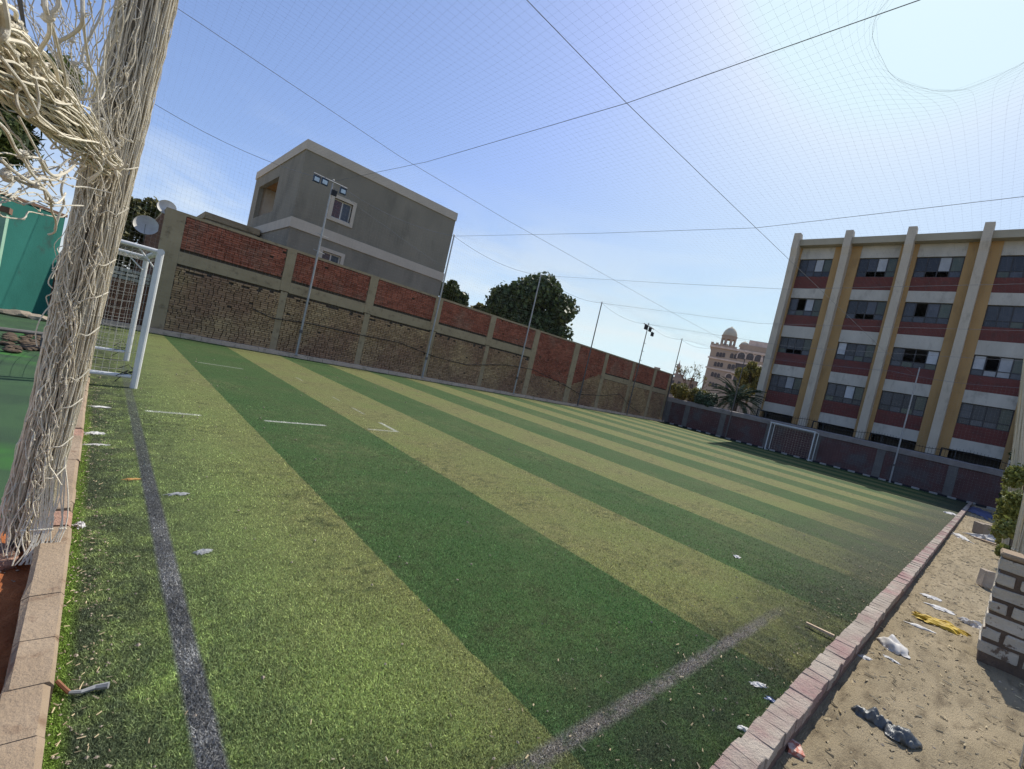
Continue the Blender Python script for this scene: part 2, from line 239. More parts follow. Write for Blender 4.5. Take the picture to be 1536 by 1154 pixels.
mt = dict(
 turf=turf_material(), pile=turf_material('turf_pile', 3.1),
 dirt=M('dry_earth', (.36, .29, .185), (.25, .20, .122), 1.1, .32, .66, 1., .9, 45., c3=(.165, .128, .078), s3=4.5, lo3=.5, hi3=.7, stretch=(1, 2.6, 1)),
 far_ground=M('dusty_ground', (.36, .29, .19), (.28, .22, .14), .3, .3, .7, 1., .3, 10.),
 red_soil=M('red_soil', (.42, .145, .05), (.30, .09, .03), 5, .3, .7, 1., .9, 50.),
 green_carpet=M('green_carpet', (.045, .095, .04), (.035, .07, .035), 1.3, .4, .6, .9, .6, 150., c3=(.045, .15, .03), s3=.35, lo3=.55, hi3=.6),  # dark base paints in shade; brighter green patches stand for sunlit turf
 mortar=M('dark_mortar', (.095, .075, .055), (.065, .05, .038), 2.5, .3, .7, 1., .5, 50.),
 cement=M('cement_render', (.44, .34, .21), (.35, .265, .16), 1.5, .3, .7, 1., .35, 40., c3=(.24, .18, .11), s3=4, lo3=.54, hi3=.72),
 brick_tan=M('tan_brick', (.51, .35, .185), (.40, .255, .14), .9, .35, .65, 1., .6, 70., rnd=.22, c3=(.34, .20, .12), s3=.55, lo3=.42, hi3=.62),
 brick_red=M('red_brick', (.41, .135, .08), (.28, .09, .056), 1.4, .35, .65, 1., .5, 70., rnd=.25, c3=(.34, .16, .105), s3=.8, lo3=.5, hi3=.66),
 brick_low=M('worn_brown_brick', (.24, .115, .065), (.16, .08, .05), 3, .3, .7, 1., .5, 70., rnd=.2),
 block_white=M('pale_block', (.48, .44, .36), (.38, .34, .27), 8, .3, .7, 1., .5, 90., rnd=.08),
 kerb_pink=M('worn_kerb_brick', (.42, .36, .295), (.32, .265, .215), 5, .35, .65, 1., .9, 60., rnd=.07, c3=(.31, .19, .175), s3=1.6, lo3=.46, hi3=.62),
 kerb_side=M('kerb_mortar', (.20, .14, .11), (.14, .09, .075), 8, .3, .7, 1., .8, 60.),
 kerb_stone=M('rendered_kerb', (.36, .275, .19), (.28, .205, .135), 3, .3, .7, 1., .6, 60., c3=(.21, .14, .09), s3=9, lo3=.56, hi3=.7),
 kerb_brick=M('rough_pink_brick', (.50, .30, .21), (.36, .21, .15), 26, .35, .65, 1., 1., 90.),
 wall_kerb=M('wall_footing', (.72, .55, .40), (.60, .455, .325), 2, .3, .7, 1., .4, 40., c3=(.42, .32, .23), s3=5, lo3=.55, hi3=.7),
 house=M('grey_render', (.30, .265, .20), (.235, .21, .16), .8, .3, .7, .95, .25, 60., c3=(.19, .17, .13), s3=1.1, lo3=.5, hi3=.75, stretch=(1, 1, .45)),
 cream=M('cream_trim', (.60, .52, .41), (.52, .45, .35), 1.6, .3, .7, .9, .1, 40.),
 orange_wall=M('orange_render', (.50, .25, .08), (.42, .20, .065), 4, .3, .7, 1., .15, 30.),
 ochre=M('ochre_render', (.46, .30, .135), (.39, .25, .11), .8, .3, .7, .95, .2, 50., c3=(.33, .215, .10), s3=1.6, lo3=.55, hi3=.75, stretch=(1, 1, .4)),
 white_band=M('white_band', (.55, .53, .47), (.44, .425, .375), 1.1, .3, .7, .9, .12, 30., c3=(.31, .295, .26), s3=2., lo3=.54, hi3=.75, stretch=(1, 1, .5)),
 maroon=M('maroon_panel', (.17, .058, .05), (.13, .046, .042), 1.1, .3, .7, .9, .25, 60., c3=(.11, .052, .047), s3=3, lo3=.5, hi3=.7),
 fin=M('fin_concrete', (.55, .50, .40), (.46, .41, .33), 1.1, .3, .7, .9, .15, 30., c3=(.33, .30, .24), s3=1.7, lo3=.56, hi3=.76, stretch=(1, 1, .4)),
 parapet=M('parapet_concrete', (.40, .37, .28), (.34, .31, .23), 1., .3, .7, .9, .15, 30.),
 inside=M('dim_interior', (.10, .09, .08), None, 2, rough=1.),  # dark base colour puts the darkness of unlit rooms into the walls
 frame=M('dark_window_frame', (.05, .05, .055), None, 4, rough=.5),
 pane=M('dusty_glass', (.035, .04, .05), (.06, .065, .078), 3., .3, .7, .25, 0., rnd=.5, spec=.4),
 pane_light=M('bright_pane_paint', (.44, .47, .50), (.34, .37, .40), 2, rough=.5, rnd=.25),  # pale colour stands in for reflected sky and daylight through the rooms
 pane_green=M('greenish_glass', (.06, .08, .06), (.09, .10, .075), 3, rough=.25, rnd=.2, spec=.4),
 white_frame=M('white_upvc', (.66, .62, .55), None, 4, rough=.5),
 glass_red=M('reddish_glass', (.11, .035, .025), (.05, .02, .02), 9, .4, .6, .15, rnd=.2, spec=.5),
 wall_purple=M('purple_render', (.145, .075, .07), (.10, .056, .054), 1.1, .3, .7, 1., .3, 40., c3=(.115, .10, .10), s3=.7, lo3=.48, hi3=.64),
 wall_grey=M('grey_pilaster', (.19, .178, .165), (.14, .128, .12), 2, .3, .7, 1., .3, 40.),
 cap_grey=M('cap_render', (.31, .275, .25), (.22, .195, .18), 2.2, .3, .7, 1., .4, 40.),
 stone_white=M('white_painted_stone', (.40, .385, .36), (.28, .27, .255), 8, .3, .7, .9, .3, 50.),
 stone_black=M('black_painted_stone', (.035, .035, .04), None, 8, rough=.9),
 iron=M('black_iron', (.03, .03, .032), None, 8, rough=.6),
 pole=M('grey_pole', (.42, .42, .41), (.34, .33, .32), 6, .3, .7, .5, .1, 40., metal=.3),
 pole_dark=M('dark_pole', (.16, .15, .14), (.11, .10, .095), 5, .3, .7, .7, .1, 40.),
 white_metal=M('white_painted_steel', (.72, .72, .70), (.62, .61, .58), 5, .3, .7, .5, .1, 60., c3=(.42, .36, .30), s3=17, lo3=.66, hi3=.74),
 cord_roof=M('roof_net_cord', (.20, .225, .29), None, 5, rough=1.),
 cord_side=M('side_net_cord', (.42, .42, .40), None, 5, rough=1.),
 rope=M('support_rope', (.15, .165, .20), (.22, .22, .24), 20, rough=1.),
 cord=M('off_white_cord', (.78, .715, .57), (.64, .58, .45), 60, .3, .7, 1., .4, 300., rnd=.16),
 cord_pale=M('pale_cord', (.64, .60, .50), (.52, .47, .37), 40, .3, .7, 1., .4, 300., rnd=.1),
 cord_dim=M('aged_cord', (.76, .69, .54), (.58, .51, .38), 40, .3, .7, 1., .4, 250., rnd=.28),
 core_dark=M('gap_shade_core', (.30, .265, .20), (.22, .19, .145), 30, .3, .7, 1., .6, 120.),  # core coloured darker so the gaps between strands look shaded
 goal_cord=M('goal_net_cord', (.55, .52, .46), None, 5, rough=1.),
 rust=M('rusty_green_pole', (.12, .10, .085), (.16, .20, .17), 9, .45, .6, .8, .3, 60.),
 teal=M('teal_render', (.018, .125, .10), (.026, .165, .135), .9, .3, .7, .9, .25, 30., c3=(.04, .07, .06), s3=1.6, lo3=.55, hi3=.75),
 mint=M('mint_render', (.30, .48, .36), (.24, .40, .30), 3, rough=.9),
 brown=M('brown_cap', (.22, .13, .09), None, 5, rough=1.),
 dish=M('satellite_dish', (.62, .60, .54), (.5, .47, .41), 3, rough=.6),
 lamp=M('floodlight_case', (.03, .05, .08), None, 5, rough=.5),
 lamp_glass=M('floodlight_glass', (.62, .72, .78), None, 5, rough=.2, spec=.6),
 palace=M('pink_stone', (.42, .325, .25), (.36, .27, .205), .5, .3, .7, 1., .1, 10.),
 palace_trim=M('pale_pink_trim', (.70, .56, .47), None, 1, rough=1.),
 palace_dark=M('dark_window', (.09, .075, .075), None, 1, rough=.4),
 dome=M('dome_plaster', (.55, .50, .38), (.48, .43, .33), 1, rough=1.),
 far_wall=M('far_building', (.42, .32, .25), (.34, .27, .22), .4, rough=1.),
 leaf_dark=M('dense_leaf', (.048, .075, .026), (.09, .115, .04), 1.2, .35, .65, .55, rnd=.45, trans=.18),
 leaf_olive=M('olive_leaf', (.10, .105, .03), (.15, .13, .04), 1.5, .35, .65, .6, rnd=.35, trans=.25),
 leaf_yellow=M('yellow_leaf', (.20, .17, .045), (.13, .13, .04), 1.2, .35, .65, .6, rnd=.3, trans=.3),
 leaf_palm=M('palm_leaf', (.045, .075, .04), (.075, .10, .055), 2, .35, .65, .5, rnd=.3, trans=.1),
 leaf_vine=M('vine_leaf', (.15, .18, .045), (.24, .23, .065), 3, .35, .65, .6, rnd=.4, trans=.25),
 leaf_near=M('narrow_leaf', (.12, .14, .035), (.06, .09, .05), 1.0, .4, .6, .6, rnd=.35, trans=.35),
 bark=M('bark', (.13, .095, .065), (.09, .065, .045), 5, .3, .7, 1., .6, 30.),
 bark_red=M('red_brown_twig', (.17, .10, .075), None, 5, rough=1.),
 paper=M('white_paper', (.66, .645, .61), (.50, .48, .45), 14, rough=.9, spec=.1),
 plastic_white=M('white_plastic', (.62, .60, .56), (.50, .46, .41), 10, rough=.65, spec=.25),
 plastic_black=M('black_plastic', (.06, .065, .065), (.12, .125, .12), 22, rough=.4, spec=.6, bump=.5, bscale=16, stretch=(1, 2.2, 1)),
 plastic_yellow=M('yellow_plastic', (.56, .38, .03), (.44, .29, .04), 14, rough=.65, spec=.25),
 wood=M('bare_wood', (.55, .42, .30), (.45, .33, .22), 20, rough=.9, stretch=(1, 6, 1)),
 blue_plastic=M('blue_plastic', (.06, .10, .22), (.10, .14, .28), 6, rough=.3, spec=.6),
 red_card=M('red_card', (.42, .14, .10), (.6, .45, .38), 40, .45, .55, .8),
 grey_strap=M('grey_strap', (.30, .31, .31), (.22, .22, .22), 30, rough=.8),
 rust_metal=M('rusted_end', (.28, .13, .07), None, 30, rough=.9),
 orange_leaf=M('dry_leaf', (.48, .28, .10), (.36, .19, .06), 30, rough=.9),
 rock=M('rubble', (.40, .33, .25), (.31, .25, .19), 9, .3, .7, 1., .6, 40., rnd=.2),
 straw=M('straw', (.52, .43, .27), (.34, .26, .15), 10, rough=1., rnd=.4),
 block_whitewash=M('white_washed_block', (.58, .52, .43), (.46, .41, .33), 10, .3, .7, 1., .8, 60., rnd=.08, c3=(.19, .14, .105), s3=11, lo3=.58, hi3=.64),  # whitewash with smears of brown mortar
 mortar_brown=M('brown_mortar', (.16, .115, .085), (.11, .08, .06), 12, .3, .7, 1., .8, 60.),
)

# ------------------------------------------------------------------ ground
xE, yW = 35.64, 19.3
mb = MB(); mb.box(-700, 700, -700, 700, -.6, -.12); mb.build('ground', mt['far_ground'], kind='structure')
# dirt verge: relief sheet beside the touch line
def sheet(name, x0, x1, y0, y1, nx, ny, hf, mat, kind='structure', grad=1.):
    me = bpy.data.meshes.new(name); xs = x0+(x1-x0)*np.linspace(0, 1, nx)**grad; ys = np.linspace(y0, y1, ny)
    v = [(x, y, hf(x, y)) for y in ys for x in xs]
    f = [(j*nx+i, j*nx+i+1, (j+1)*nx+i+1, (j+1)*nx+i) for j in range(ny-1) for i in range(nx-1)]
    me.from_pydata(v, [], f); me.materials.append(mat); me.polygons.foreach_set('use_smooth', [True]*len(f)); me.update()
    return link(name, me, kind=kind)
from mathutils import noise as mn
def hdirt(x, y):
    return -.02+.022*mn.noise((x*1.3, y*2.2, 0))+.012*mn.noise((x*5, y*7, 3))+.006*mn.noise((x*16, y*16, 5))
sheet('dirt_verge', .5, 36.5, -6, .45, 420, 120, hdirt, mt['dirt'], grad=2.)
sheet('dirt_yard', -30, .02, -6, 1.35, 60, 40, lambda x, y: -.03+.02*mn.noise((x*2, y*2, 0)), mt['dirt'])
sheet('red_soil', -.9, -.03, 1.35, 3.75, 60, 80, lambda x, y: .0+.03*mn.noise((x*6, y*6, 1))+.012*mn.noise((x*22, y*22, 2)), mt['red_soil'])
mb = MB(); mb.box(-14, -.06, 3.75, 30, -.2, -.005); mb.build('neighbour_pitch', mt['green_carpet'], kind='structure')
# pitch: rolls of artificial turf laid side by side
edges = [.06]+[-.062+1.774*i for i in range(1, 21)]+[xE-.14]
for a, b in zip(edges[:-1], edges[1:]):
    nx, ny = 12, 90
    sheet('turf_stripe', a, b, .5, 19.02, 4, 60, lambda x, y: .004*mn.noise((x*.8, y*.8, 9)), mt['turf'])
# pile: short blades standing on the near turf
def blades():
    n = 900000
    # sample uniformly in picture area, then drop onto the ground
    u = RN.uniform(-150, 1650, n); v = RN.uniform(560, 1300, n)
    d = np.array(RT)[None]*((u-768)/F)[:, None]+np.array(DN)[None]*((v-577)/F)[:, None]+np.array(FW)[None]
    t = (0-CAM.z)/np.where(d[:, 2] < -1e-3, d[:, 2], -1e-3); P = np.array(CAM)[None]+d*t[:, None]
    dist = np.linalg.norm(P-np.array(CAM)[None], axis=1)
    ok = (d[:, 2] < -.05) & (dist < 11) & (P[:, 0] > .085) & (P[:, 0] < 34) & (P[:, 1] > .57) & (P[:, 1] < 18.9) & (RN.uniform(0, 1, n) < np.clip((11-dist)/5, 0, 1))
    P = P[ok]; dist = dist[ok]; n = len(P); P[:, 2] = -.001
    # patchy wear: fewer blades where the crumb shows
    wd = np.clip(.0012*dist, .0034, .008)*RN.uniform(.7, 1.3, n); h = RN.uniform(.007, .016, n)
    a = RN.uniform(0, 2*np.pi, n); b = RN.uniform(0, 2*np.pi, n); ln = RN.uniform(.2, 1.5, n)*h
    e = np.stack([np.cos(a), np.sin(a), np.zeros(n)], 1)*wd[:, None]*.5
    tip = P+np.stack([np.cos(b)*ln, np.sin(b)*ln, h], 1)
    V = np.stack([P-e, P+e, tip], 1); return V
link('turf_pile', tri_mesh('turf_pile', blades(), mt['pile']), kind='stuff')

# ------------------------------------------------------------------ kerbs
PIECES = []      # bricks of the long wall and their distance, filled below
# touch-line kerb: bricks laid crosswise
k = empty('brick_kerb', 'long kerb of worn pink and cream bricks between the turf and the dirt verge', 'kerb', (0, .49, 0))
MB().box(.7, 35.5, .436, .544, -.08, .085).build('mortar_bed', mt['kerb_side'], k)
kv = []
for i in range(8):
    mb = MB(); mb.bbox(-.0467, .0467, -.06, .06, -.035, .035, .003, jit=.0018); kv.append(mb.mesh('brick', mt['kerb_pink']))
x = .75; i = 0; rest = MB()
while x < 35.4:
    if i < 300: link('brick', kv[i % 8], k, loc=(x, random.uniform(-.005, .005), .09+random.uniform(-.004, .004)), rot=(random.uniform(-.03, .03), random.uniform(-.03, .03), random.uniform(-.05, .05)))
    else: rest.box(x-.0455, x+.0455, .43, .55, .05, .125, jit=.003)
    x += .094; i += 1
if rest.v: rest.build('brick', mt['kerb_pink'], k, kind='stuff')
# goal-line kerb: rendered stones with a bare brick let in
k2 = empty('stone_kerb', 'low rendered kerb of long sandy stones running beside the goal line', 'kerb', (.01, 3, 0))
y = 1.2; i = 0; ends = [1.2, 1.78, 2.02, 2.29, 2.62, 3.02, 3.36, 3.74, 3.99, 4.6, 5.3, 5.55, 6.1, 6.6]
yy = 6.6
while yy < 19: yy += random.uniform(.25, .6); ends.append(yy)
for y0, y1 in zip(ends[:-1], ends[1:]):
    mb = MB(); o = random.uniform(-.008, .008); bare = abs(y0-3.36) < .01 or abs(y0-5.3) < .01
    if abs(y0-3.36) < .01: y0, y1 = 3.36, 3.74
    if bare and y0 < 4: y0, y1 = 3.40, 3.60
    n = max(2, int((y1-y0)/.12)); b = .012
    prof = lambda yv: [(-.055+o+.014*mn.noise((0, yv*7, 1)), -.12), (-.052+o+.012*mn.noise((0, yv*9, 2)), .105), (-.035+o, .122), (.062+o+.004*mn.noise((0, yv*8, 4)), .122), (.078+o*.5+.004*mn.noise((0, yv*8, 3)), .105), (.078+o*.5, -.12)]
    vs_ = []; zo = -.012 if bare else random.uniform(-.006, .004)
    for q in range(n+1):
        yv = y0+.0015+(y1-y0-.003)*q/n; pr_ = prof(yv)
        cut = .005 if q in (0, n) else 0
        vs_ += [(px*(1 if pz < 0 else 1), yv, pz+zo+(0 if pz < 0 else -cut+.004*mn.noise((yv*9, px*20, 5)))) for px, pz in pr_]
    fs = [tuple(range(5, -1, -1)), tuple(n*6+q for q in range(6))]
    for q in range(n):
        for j in range(6): fs.append((q*6+j, q*6+(j+1) % 6, (q+1)*6+(j+1) % 6, (q+1)*6+j))
    mb.add(vs_, fs); mb.build('brick' if bare else 'kerb_stone', mt['kerb_brick'] if bare else mt['kerb_stone'], k2, label='bare pink brick let into the kerb' if bare and y0 < 4 else None)
    if abs(y0-3.40) < .01:
        mb = MB(); mb.bbox(-.055, .075, 3.61, 3.735, -.1, .118, .012, jit=.006); mb.build('kerb_stone', mt['kerb_stone'], k2)

# ------------------------------------------------------------------ long brick wall beside the pitch
wall = empty('brick_wall', 'long brick boundary wall with cement columns, red courses above and tan courses below', 'wall', (18, yW, 0))
MB().box(1.2, xE+.3, yW+.05, yW+.26, -.1, 4.02).build('wall_core', mt['mortar'], wall)
MB().box(1.2, xE+.3, yW-.02, yW+.28, 4.021, 4.11, jit=.0).build('coping', mt['cement'], wall)
mb = MB()
for a in np.arange(-2, xE-.2, .6): mb.box(a, a+.594, yW-.34, yW-.012, -.1, .14+.012*random.random(), jit=.006)
mb.build('footing', mt['wall_kerb'], wall)
cols = [(1.46, .56), (5.13, .34), (8.57, .36), (12.0, .42), (15.55, .36), (19.07, .4), (22.9, .5), (26.25, .36), (29.8, .38), (33.0, .36), (35.5, .3)]
for i, (cx, cw) in enumerate(cols):
    up, lo = cw, cw*(.7 if i not in (0, 6, 5) else 1)
    MB().box(cx-up/2, cx+up/2, yW-.032, yW+.05, 2.45 if i in (1, 2, 3, 4) else .145, 4.02).build('column', mt['cement'], wall)
    if i in (1, 2, 3, 4): MB().box(cx-lo/2+.02, cx+lo/2+.02, yW-.022, yW+.05, .145, 2.42).build('column', mt['cement'], wall)
for i in range(len(cols)-1):
    a, b = cols[i][0]+cols[i][1]/2, cols[i+1][0]-cols[i+1][1]/2
    if i in (5, 6): continue
    z0, z1 = (2.42, 2.83) if i < 5 else (2.28, 2.62)
    MB().box(a+.004, b-.004, yW-.024, yW+.05, z0, z1).build('beam', mt['cement'], wall)
def redline(x):     # lower limit of the red courses
    if x < 19.07: return 2.85
    if x < 22.9: return 1.5-.05*(x-19)
    if x < 26.25: return 1.32+.42*max(0, x-23.1)+.05*mn.noise((x*3, 0, 0))
    return 2.64
def smear(x, z):    # cement smeared over the far lower courses
    return x > 19.2
for i in range(len(cols)-1):
    a, b = cols[i][0]+cols[i][1]/2+.01, cols[i+1][0]-cols[i+1][1]/2-.01
    la, lb = a, b
    if i in (0, 1, 2, 3): lb = cols[i+1][0]-cols[i+1][1]*.35+.025
    if i in (1, 2, 3, 4): la = cols[i][0]+cols[i][1]*.35+.035
    row = 0; z = .15
    while z < 3.99:
        zc = z+.037; off = (row % 2)*.125+random.uniform(-.03, .03)
        top = min(z+(.063 if zc > 2.6 else .060), 4.015)
        x = (a if zc > 2.6 else la)-off
        while True:
            gp = .015 if zc > 2.6 else random.uniform(.016, .028); bl_ = .252 if random.random() < (.8 if zc > 2.6 else .5) else .132; xa, xb = x, x+bl_-gp; x += bl_
            A, B = (a, b) if zc > 2.6 else (la, lb)
            if xa >= B: break
            xa, xb = max(xa, A), min(xb, B)
            if xb-xa < .04: continue
            xm = (xa+xb)/2; red = zc > redline(xm); inbeam = (i not in (5, 6)) and ((2.36 < zc < 2.9) if i < 5 else (2.22 < zc < 2.68))
            if inbeam: continue
            hole = (not red and i < 5 and 2.2 < zc < 2.36 and xb-xa < .14 and random.random() < .5) or (red and xb-xa < .14 and random.random() < .05) or (not red and xb-xa < .14 and random.random() < .01)
            if hole and i < 9: continue
            PIECES.append((xm, zc, xb-xa, top-z, red, i))
        z += .0752; row += 1
PIECES.sort(key=lambda p: p[0]**2+(p[1]-1.5)**2)
bv = {}
for red in (0, 1):
    for q in range(6):
        mb = MB(); mb.box(-.119, .119, -.06, .06, -.033, .033, jit=.004 if red else .007); bv[red, q] = mb.mesh('brick', mt['brick_red' if red else 'brick_tan'])
rest = {0: MB(), 1: MB()}
for n, (xm, zc, wd, h, red, bay) in enumerate(PIECES):
    pr_ = random.uniform(-.006, .006) if red else random.uniform(-.014, .012)
    if n < 300:
        o = link('brick', bv[int(red), n % 6], wall, loc=(xm-18, pr_+.05, zc), rot=(0, random.uniform(-.012, .012), random.uniform(-.02, .02))); o.scale = (wd/.238, 1, h/.066)
    else:
        y0 = yW-.012+pr_+(.012 if bay > 7 else 0)
        rest[int(red)].box(xm-wd/2, xm+wd/2, y0, yW+.06, zc-h/2, zc+h/2, jit=.004 if red else .006)
rest[0].build('brick', mt['brick_tan'], wall, kind='stuff'); rest[1].build('brick', mt['brick_red'], wall, kind='stuff')
# wall returning behind the corner column, and the low wall behind the goal
sw = empty('brick_wall', 'dark red brick wall running back from the corner column below the satellite dishes', 'wall', (1.1, 25, 0))
MB().box(1.22, 1.4, yW+.3, 34, -.1, 4.0).build('wall_core', mt['mortar'], sw); MB().box(1.18, 1.42, yW+.3, 34, 4.001, 4.07).build('coping', mt['cement'], sw)
mb = MB(); z = .1; row = 0
while z < 3.95:
    y = yW+.32-(row % 2)*.12
    while y < 33.8: mb.box(1.19+random.uniform(0, .012), 1.24, max(y, yW+.3), y+.238, z, z+.065); y += .252
    z += .0752; row += 1
mb.build('brick', mt['brick_low'], sw, kind='stuff')
lw = empty('low_wall', 'low brown brick wall behind the near goal topped with pale block courses', 'wall', (0, yW+.1, 0))
MB().box(-1.9, .98, yW+.16, yW+.3, -.1, 1.84).build('wall_core', mt['mortar_brown'], lw)
mb = MB(); z = .15; row = 0; mbr = mb
while z < 1.46:
    x = -1.9-(row % 2)*.12
    while x < 1.15: mb.box(x, min(x+.236, 1.17), yW+.1+random.uniform(-.006, .006), yW+.2, z, z+.068, jit=.004); x += .25
    z += .076; row += 1
mb.build('brick', mt['brick_low'], lw, kind='stuff')
for row in range(3):
    x = -1.9-(row % 2)*.16
    while x < 1.1:
        x1 = min(x+.30, 1.17); b = MB(); b.bbox(x, x1, yW+.08, yW+.24, 1.49+row*.125, 1.49+row*.125+.1, .012, jit=.006); b.build('brick', mt['block_white'], lw, label='pale block' if False else None); x += .325
# teal wall and mint post beyond the neighbour pitch
A_, B_ = (-2.6, 16.3), (-1.0, 18.9)
tw = empty('teal_wall', 'teal painted wall at the far left behind the hanging net', 'wall', (A_[0], A_[1], 0), math.atan2(B_[1]-A_[1], B_[0]-A_[0]))
Lw = math.hypot(B_[0]-A_[0], B_[1]-A_[1])
mb = MB(); mb.box(-6, Lw, 0, .2, -.1, 2.86); o = mb.build('wall_panel', mt['teal']); o.parent = tw
mb = MB(); mb.box(-6, Lw+.03, -.03, .23, 2.861, 2.93, jit=.012); o = mb.build('coping', mt['brown']); o.parent = tw
mp_ = empty('gate_post', 'pale mint post with a brown cap standing in front of the teal wall', 'post', (-1.72, 14.6, 0))
MB().box(-2.05, -1.6, 14.4, 14.8, -.1, 2.3).build('shaft', mt['mint'], mp_); MB().box(-2.08, -1.57, 14.37, 14.83, 2.301, 2.42).build('cap', mt['brown'], mp_)
def rock_mesh(r, mat, name, sq=.6):
    bm = bmesh.new(); bmesh.ops.create_icosphere(bm, subdivisions=2, radius=1)
    s = random.random()*50
    for v in bm.verts:
        v.co *= 1+.35*mn.noise(v.co*1.3+Vector((s, 0, 0))); v.co.x *= r; v.co.y *= r*.8; v.co.z *= r*sq
    me = bpy.data.meshes.new(name); bm.to_mesh(me); bm.free(); me.materials.append(mat); return me
rocks = [rock_mesh(1, mt['rock'], 'rubble_piece') for _ in range(4)]
mb = MB()
for _ in range(110):
    p = onZ(random.uniform(5, 95), random.uniform(503, 530)); r = random.uniform(.03, .10); me = rocks[random.randrange(4)]
    base = len(mb.v); a = random.random()*6
    vs_ = [(p.x+r*(v.co.x*math.cos(a)-v.co.y*math.sin(a)), p.y+r*(v.co.x*math.sin(a)+v.co.y*math.cos(a)), .03+r*v.co.z*.7) for v in me.vertices]
    mb.add(vs_, [tuple(f.vertices) for f in me.polygons])
mb.build('rubble_heap', mt['bark'], kind='stuff')
for (u, v, s, lab) in ((25, 468, .34, 'broad flat stone at the foot of the teal wall'), (58, 474, .26, 'smaller flat stone beside the net at the foot of the teal wall')):
    p = onZ(u, v, .1); me = rock_mesh(s, mt['rock'], 'stone', .35); link('stone', me, loc=(p.x, p.y, .04), label=lab, cat='stone')
# dark bars standing in for stripes of shadow on the neighbour pitch
g = empty('shadow_bar', 'dark low rail lying across the green carpet behind the hanging net', 'rail', onZ(20, 497))
MB().tube([onZ(-30, 490, .25), onZ(70, 502, .25)], .035, 8).build('bar', mt['pole_dark'], g)
for u, v in ((-28, 492), (66, 503)):
    p = onZ(u, v, .25); MB().tube([p, (p.x, p.y, -.01)], .03, 8).build('leg', mt['pole_dark'], g)

# ------------------------------------------------------------------ end wall of the pitch
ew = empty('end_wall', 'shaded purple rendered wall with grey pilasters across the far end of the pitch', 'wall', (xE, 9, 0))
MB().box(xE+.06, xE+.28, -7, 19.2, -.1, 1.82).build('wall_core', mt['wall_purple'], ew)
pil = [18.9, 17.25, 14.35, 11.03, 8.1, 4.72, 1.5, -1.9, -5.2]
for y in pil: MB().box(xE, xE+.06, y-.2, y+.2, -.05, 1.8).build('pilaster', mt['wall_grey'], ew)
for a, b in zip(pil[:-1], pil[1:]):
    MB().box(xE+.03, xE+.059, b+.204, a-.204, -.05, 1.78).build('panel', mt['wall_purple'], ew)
mb = MB(); n = 40; vs_ = []
for q in range(n+1):
    y = 19.2-(26.2)*q/n; j = .03*mn.noise((y*1.7, 0, 0)); vs_ += [(xE-.03, y, 1.8+.02*mn.noise((y*3, 1, 0))), (xE-.03, y, 2.1+j), (xE+.32, y, 2.16+j), (xE+.32, y, 1.8)]
mb.add(vs_, [(q*4+j, q*4+(j+1) % 4, q*4+4+(j+1) % 4, q*4+4+j) for q in range(n) for j in range(4)]+[(0, 1, 2, 3), (n*4+3, n*4+2, n*4+1, n*4)])
mb.build('cap', mt['cap_grey'], ew)
mb = MB()
for q, y in enumerate(np.arange(18.6, -1.0, -.385)):
    mbs = MB(); mbs.bbox(xE-.13, xE-.01, y-.19, y+.17 if q % 2 else y+.19, -.04, .1, .015, jit=.008)
    mbs.build('kerb_stone', mt['stone_white' if q % 2 else 'stone_black'], ew)
# black iron railing behind the wall top
rl = empty('iron_railing', 'black iron railing standing along the top of the shaded end wall', 'railing', (xE+.35, 6, 2.1))
mb = MB()
for y in np.arange(14.2, -6, -.14): mb.tube([(xE+.36, y, 2.05), (xE+.36, y, 2.72+.12*math.sin(y*1.6))], .009, 4)
mb.build('picket', mt['iron'], rl, kind='stuff')
MB().tube([(xE+.36, y, 2.60+.10*math.sin(y*1.6)) for y in np.arange(14.2, -6.1, -.3)], .016, 6).build('rail', mt['iron'], rl)
MB().tube([(xE+.36, 14.2, 2.18), (xE+.36, -6, 2.18)], .016, 6).build('rail', mt['iron'], rl)
for yc in (11.9, 8.35, 5.2, 1.9):
    MB().tube([(xE+.37, yc-.3, 2.1), (xE+.37, yc-.3, 2.66), (xE+.37, yc+.3, 2.66), (xE+.37, yc+.3, 2.1)], .05, 4).build('gate_frame', mt['iron'], rl)

# ------------------------------------------------------------------ school building
S = 40.
sb = empty('school_building', 'four storey school with pale fins, ochre piers and maroon panels behind the end wall', 'building', (S, 6, 0))
bays = [(13.25, 11.0), (9.33, 7.07), (6.1, 3.68), (2.11, -.2), (-1.2, -3.5), (-5.1, -7.4), (-8.4, -10.7), (-12.3, -14.6)]
piers = [(13.95, 13.25), (11.0, 9.33), (7.07, 6.1), (3.68, 2.11), (-.2, -1.2), (-3.5, -5.1), (-7.4, -8.4), (-10.7, -12.3), (-14.6, -15.5)]
fz = [0, 2.83, 5.86, 8.95, 12.13, 15.27, 16.16]
for y1, y0 in piers: MB().box(S, S+.5, y0, y1, -.1, 16.16).build('pier', mt['ochre'], sb)
for (y1, y0) in piers:
    c = (y0+y1)/2 if y1 < 13.9 else 13.6; wf = .23
    prof = [(.01, 0), (-.62, 0), (-.62, 13.2), (-.72, 15.3), (-.86, 15.9), (-.86, 17.1), (-.35, 17.1), (.01, 16.4)]
    MB().prism([(S+px, c-wf, pz) for px, pz in prof], (0, 2*wf, 0)).build('fin', mt['fin'], sb)
ys = [13.95]
for y1, y0 in piers: pass
finc = [(13.6 if y1 > 13.9 else (y0+y1)/2) for y1, y0 in piers]
for a, b in zip(finc[:-1], finc[1:]): MB().box(S-.6, S+.5, b+.233, a-.233, 16.163, 16.65).build('parapet', mt['parapet'], sb)
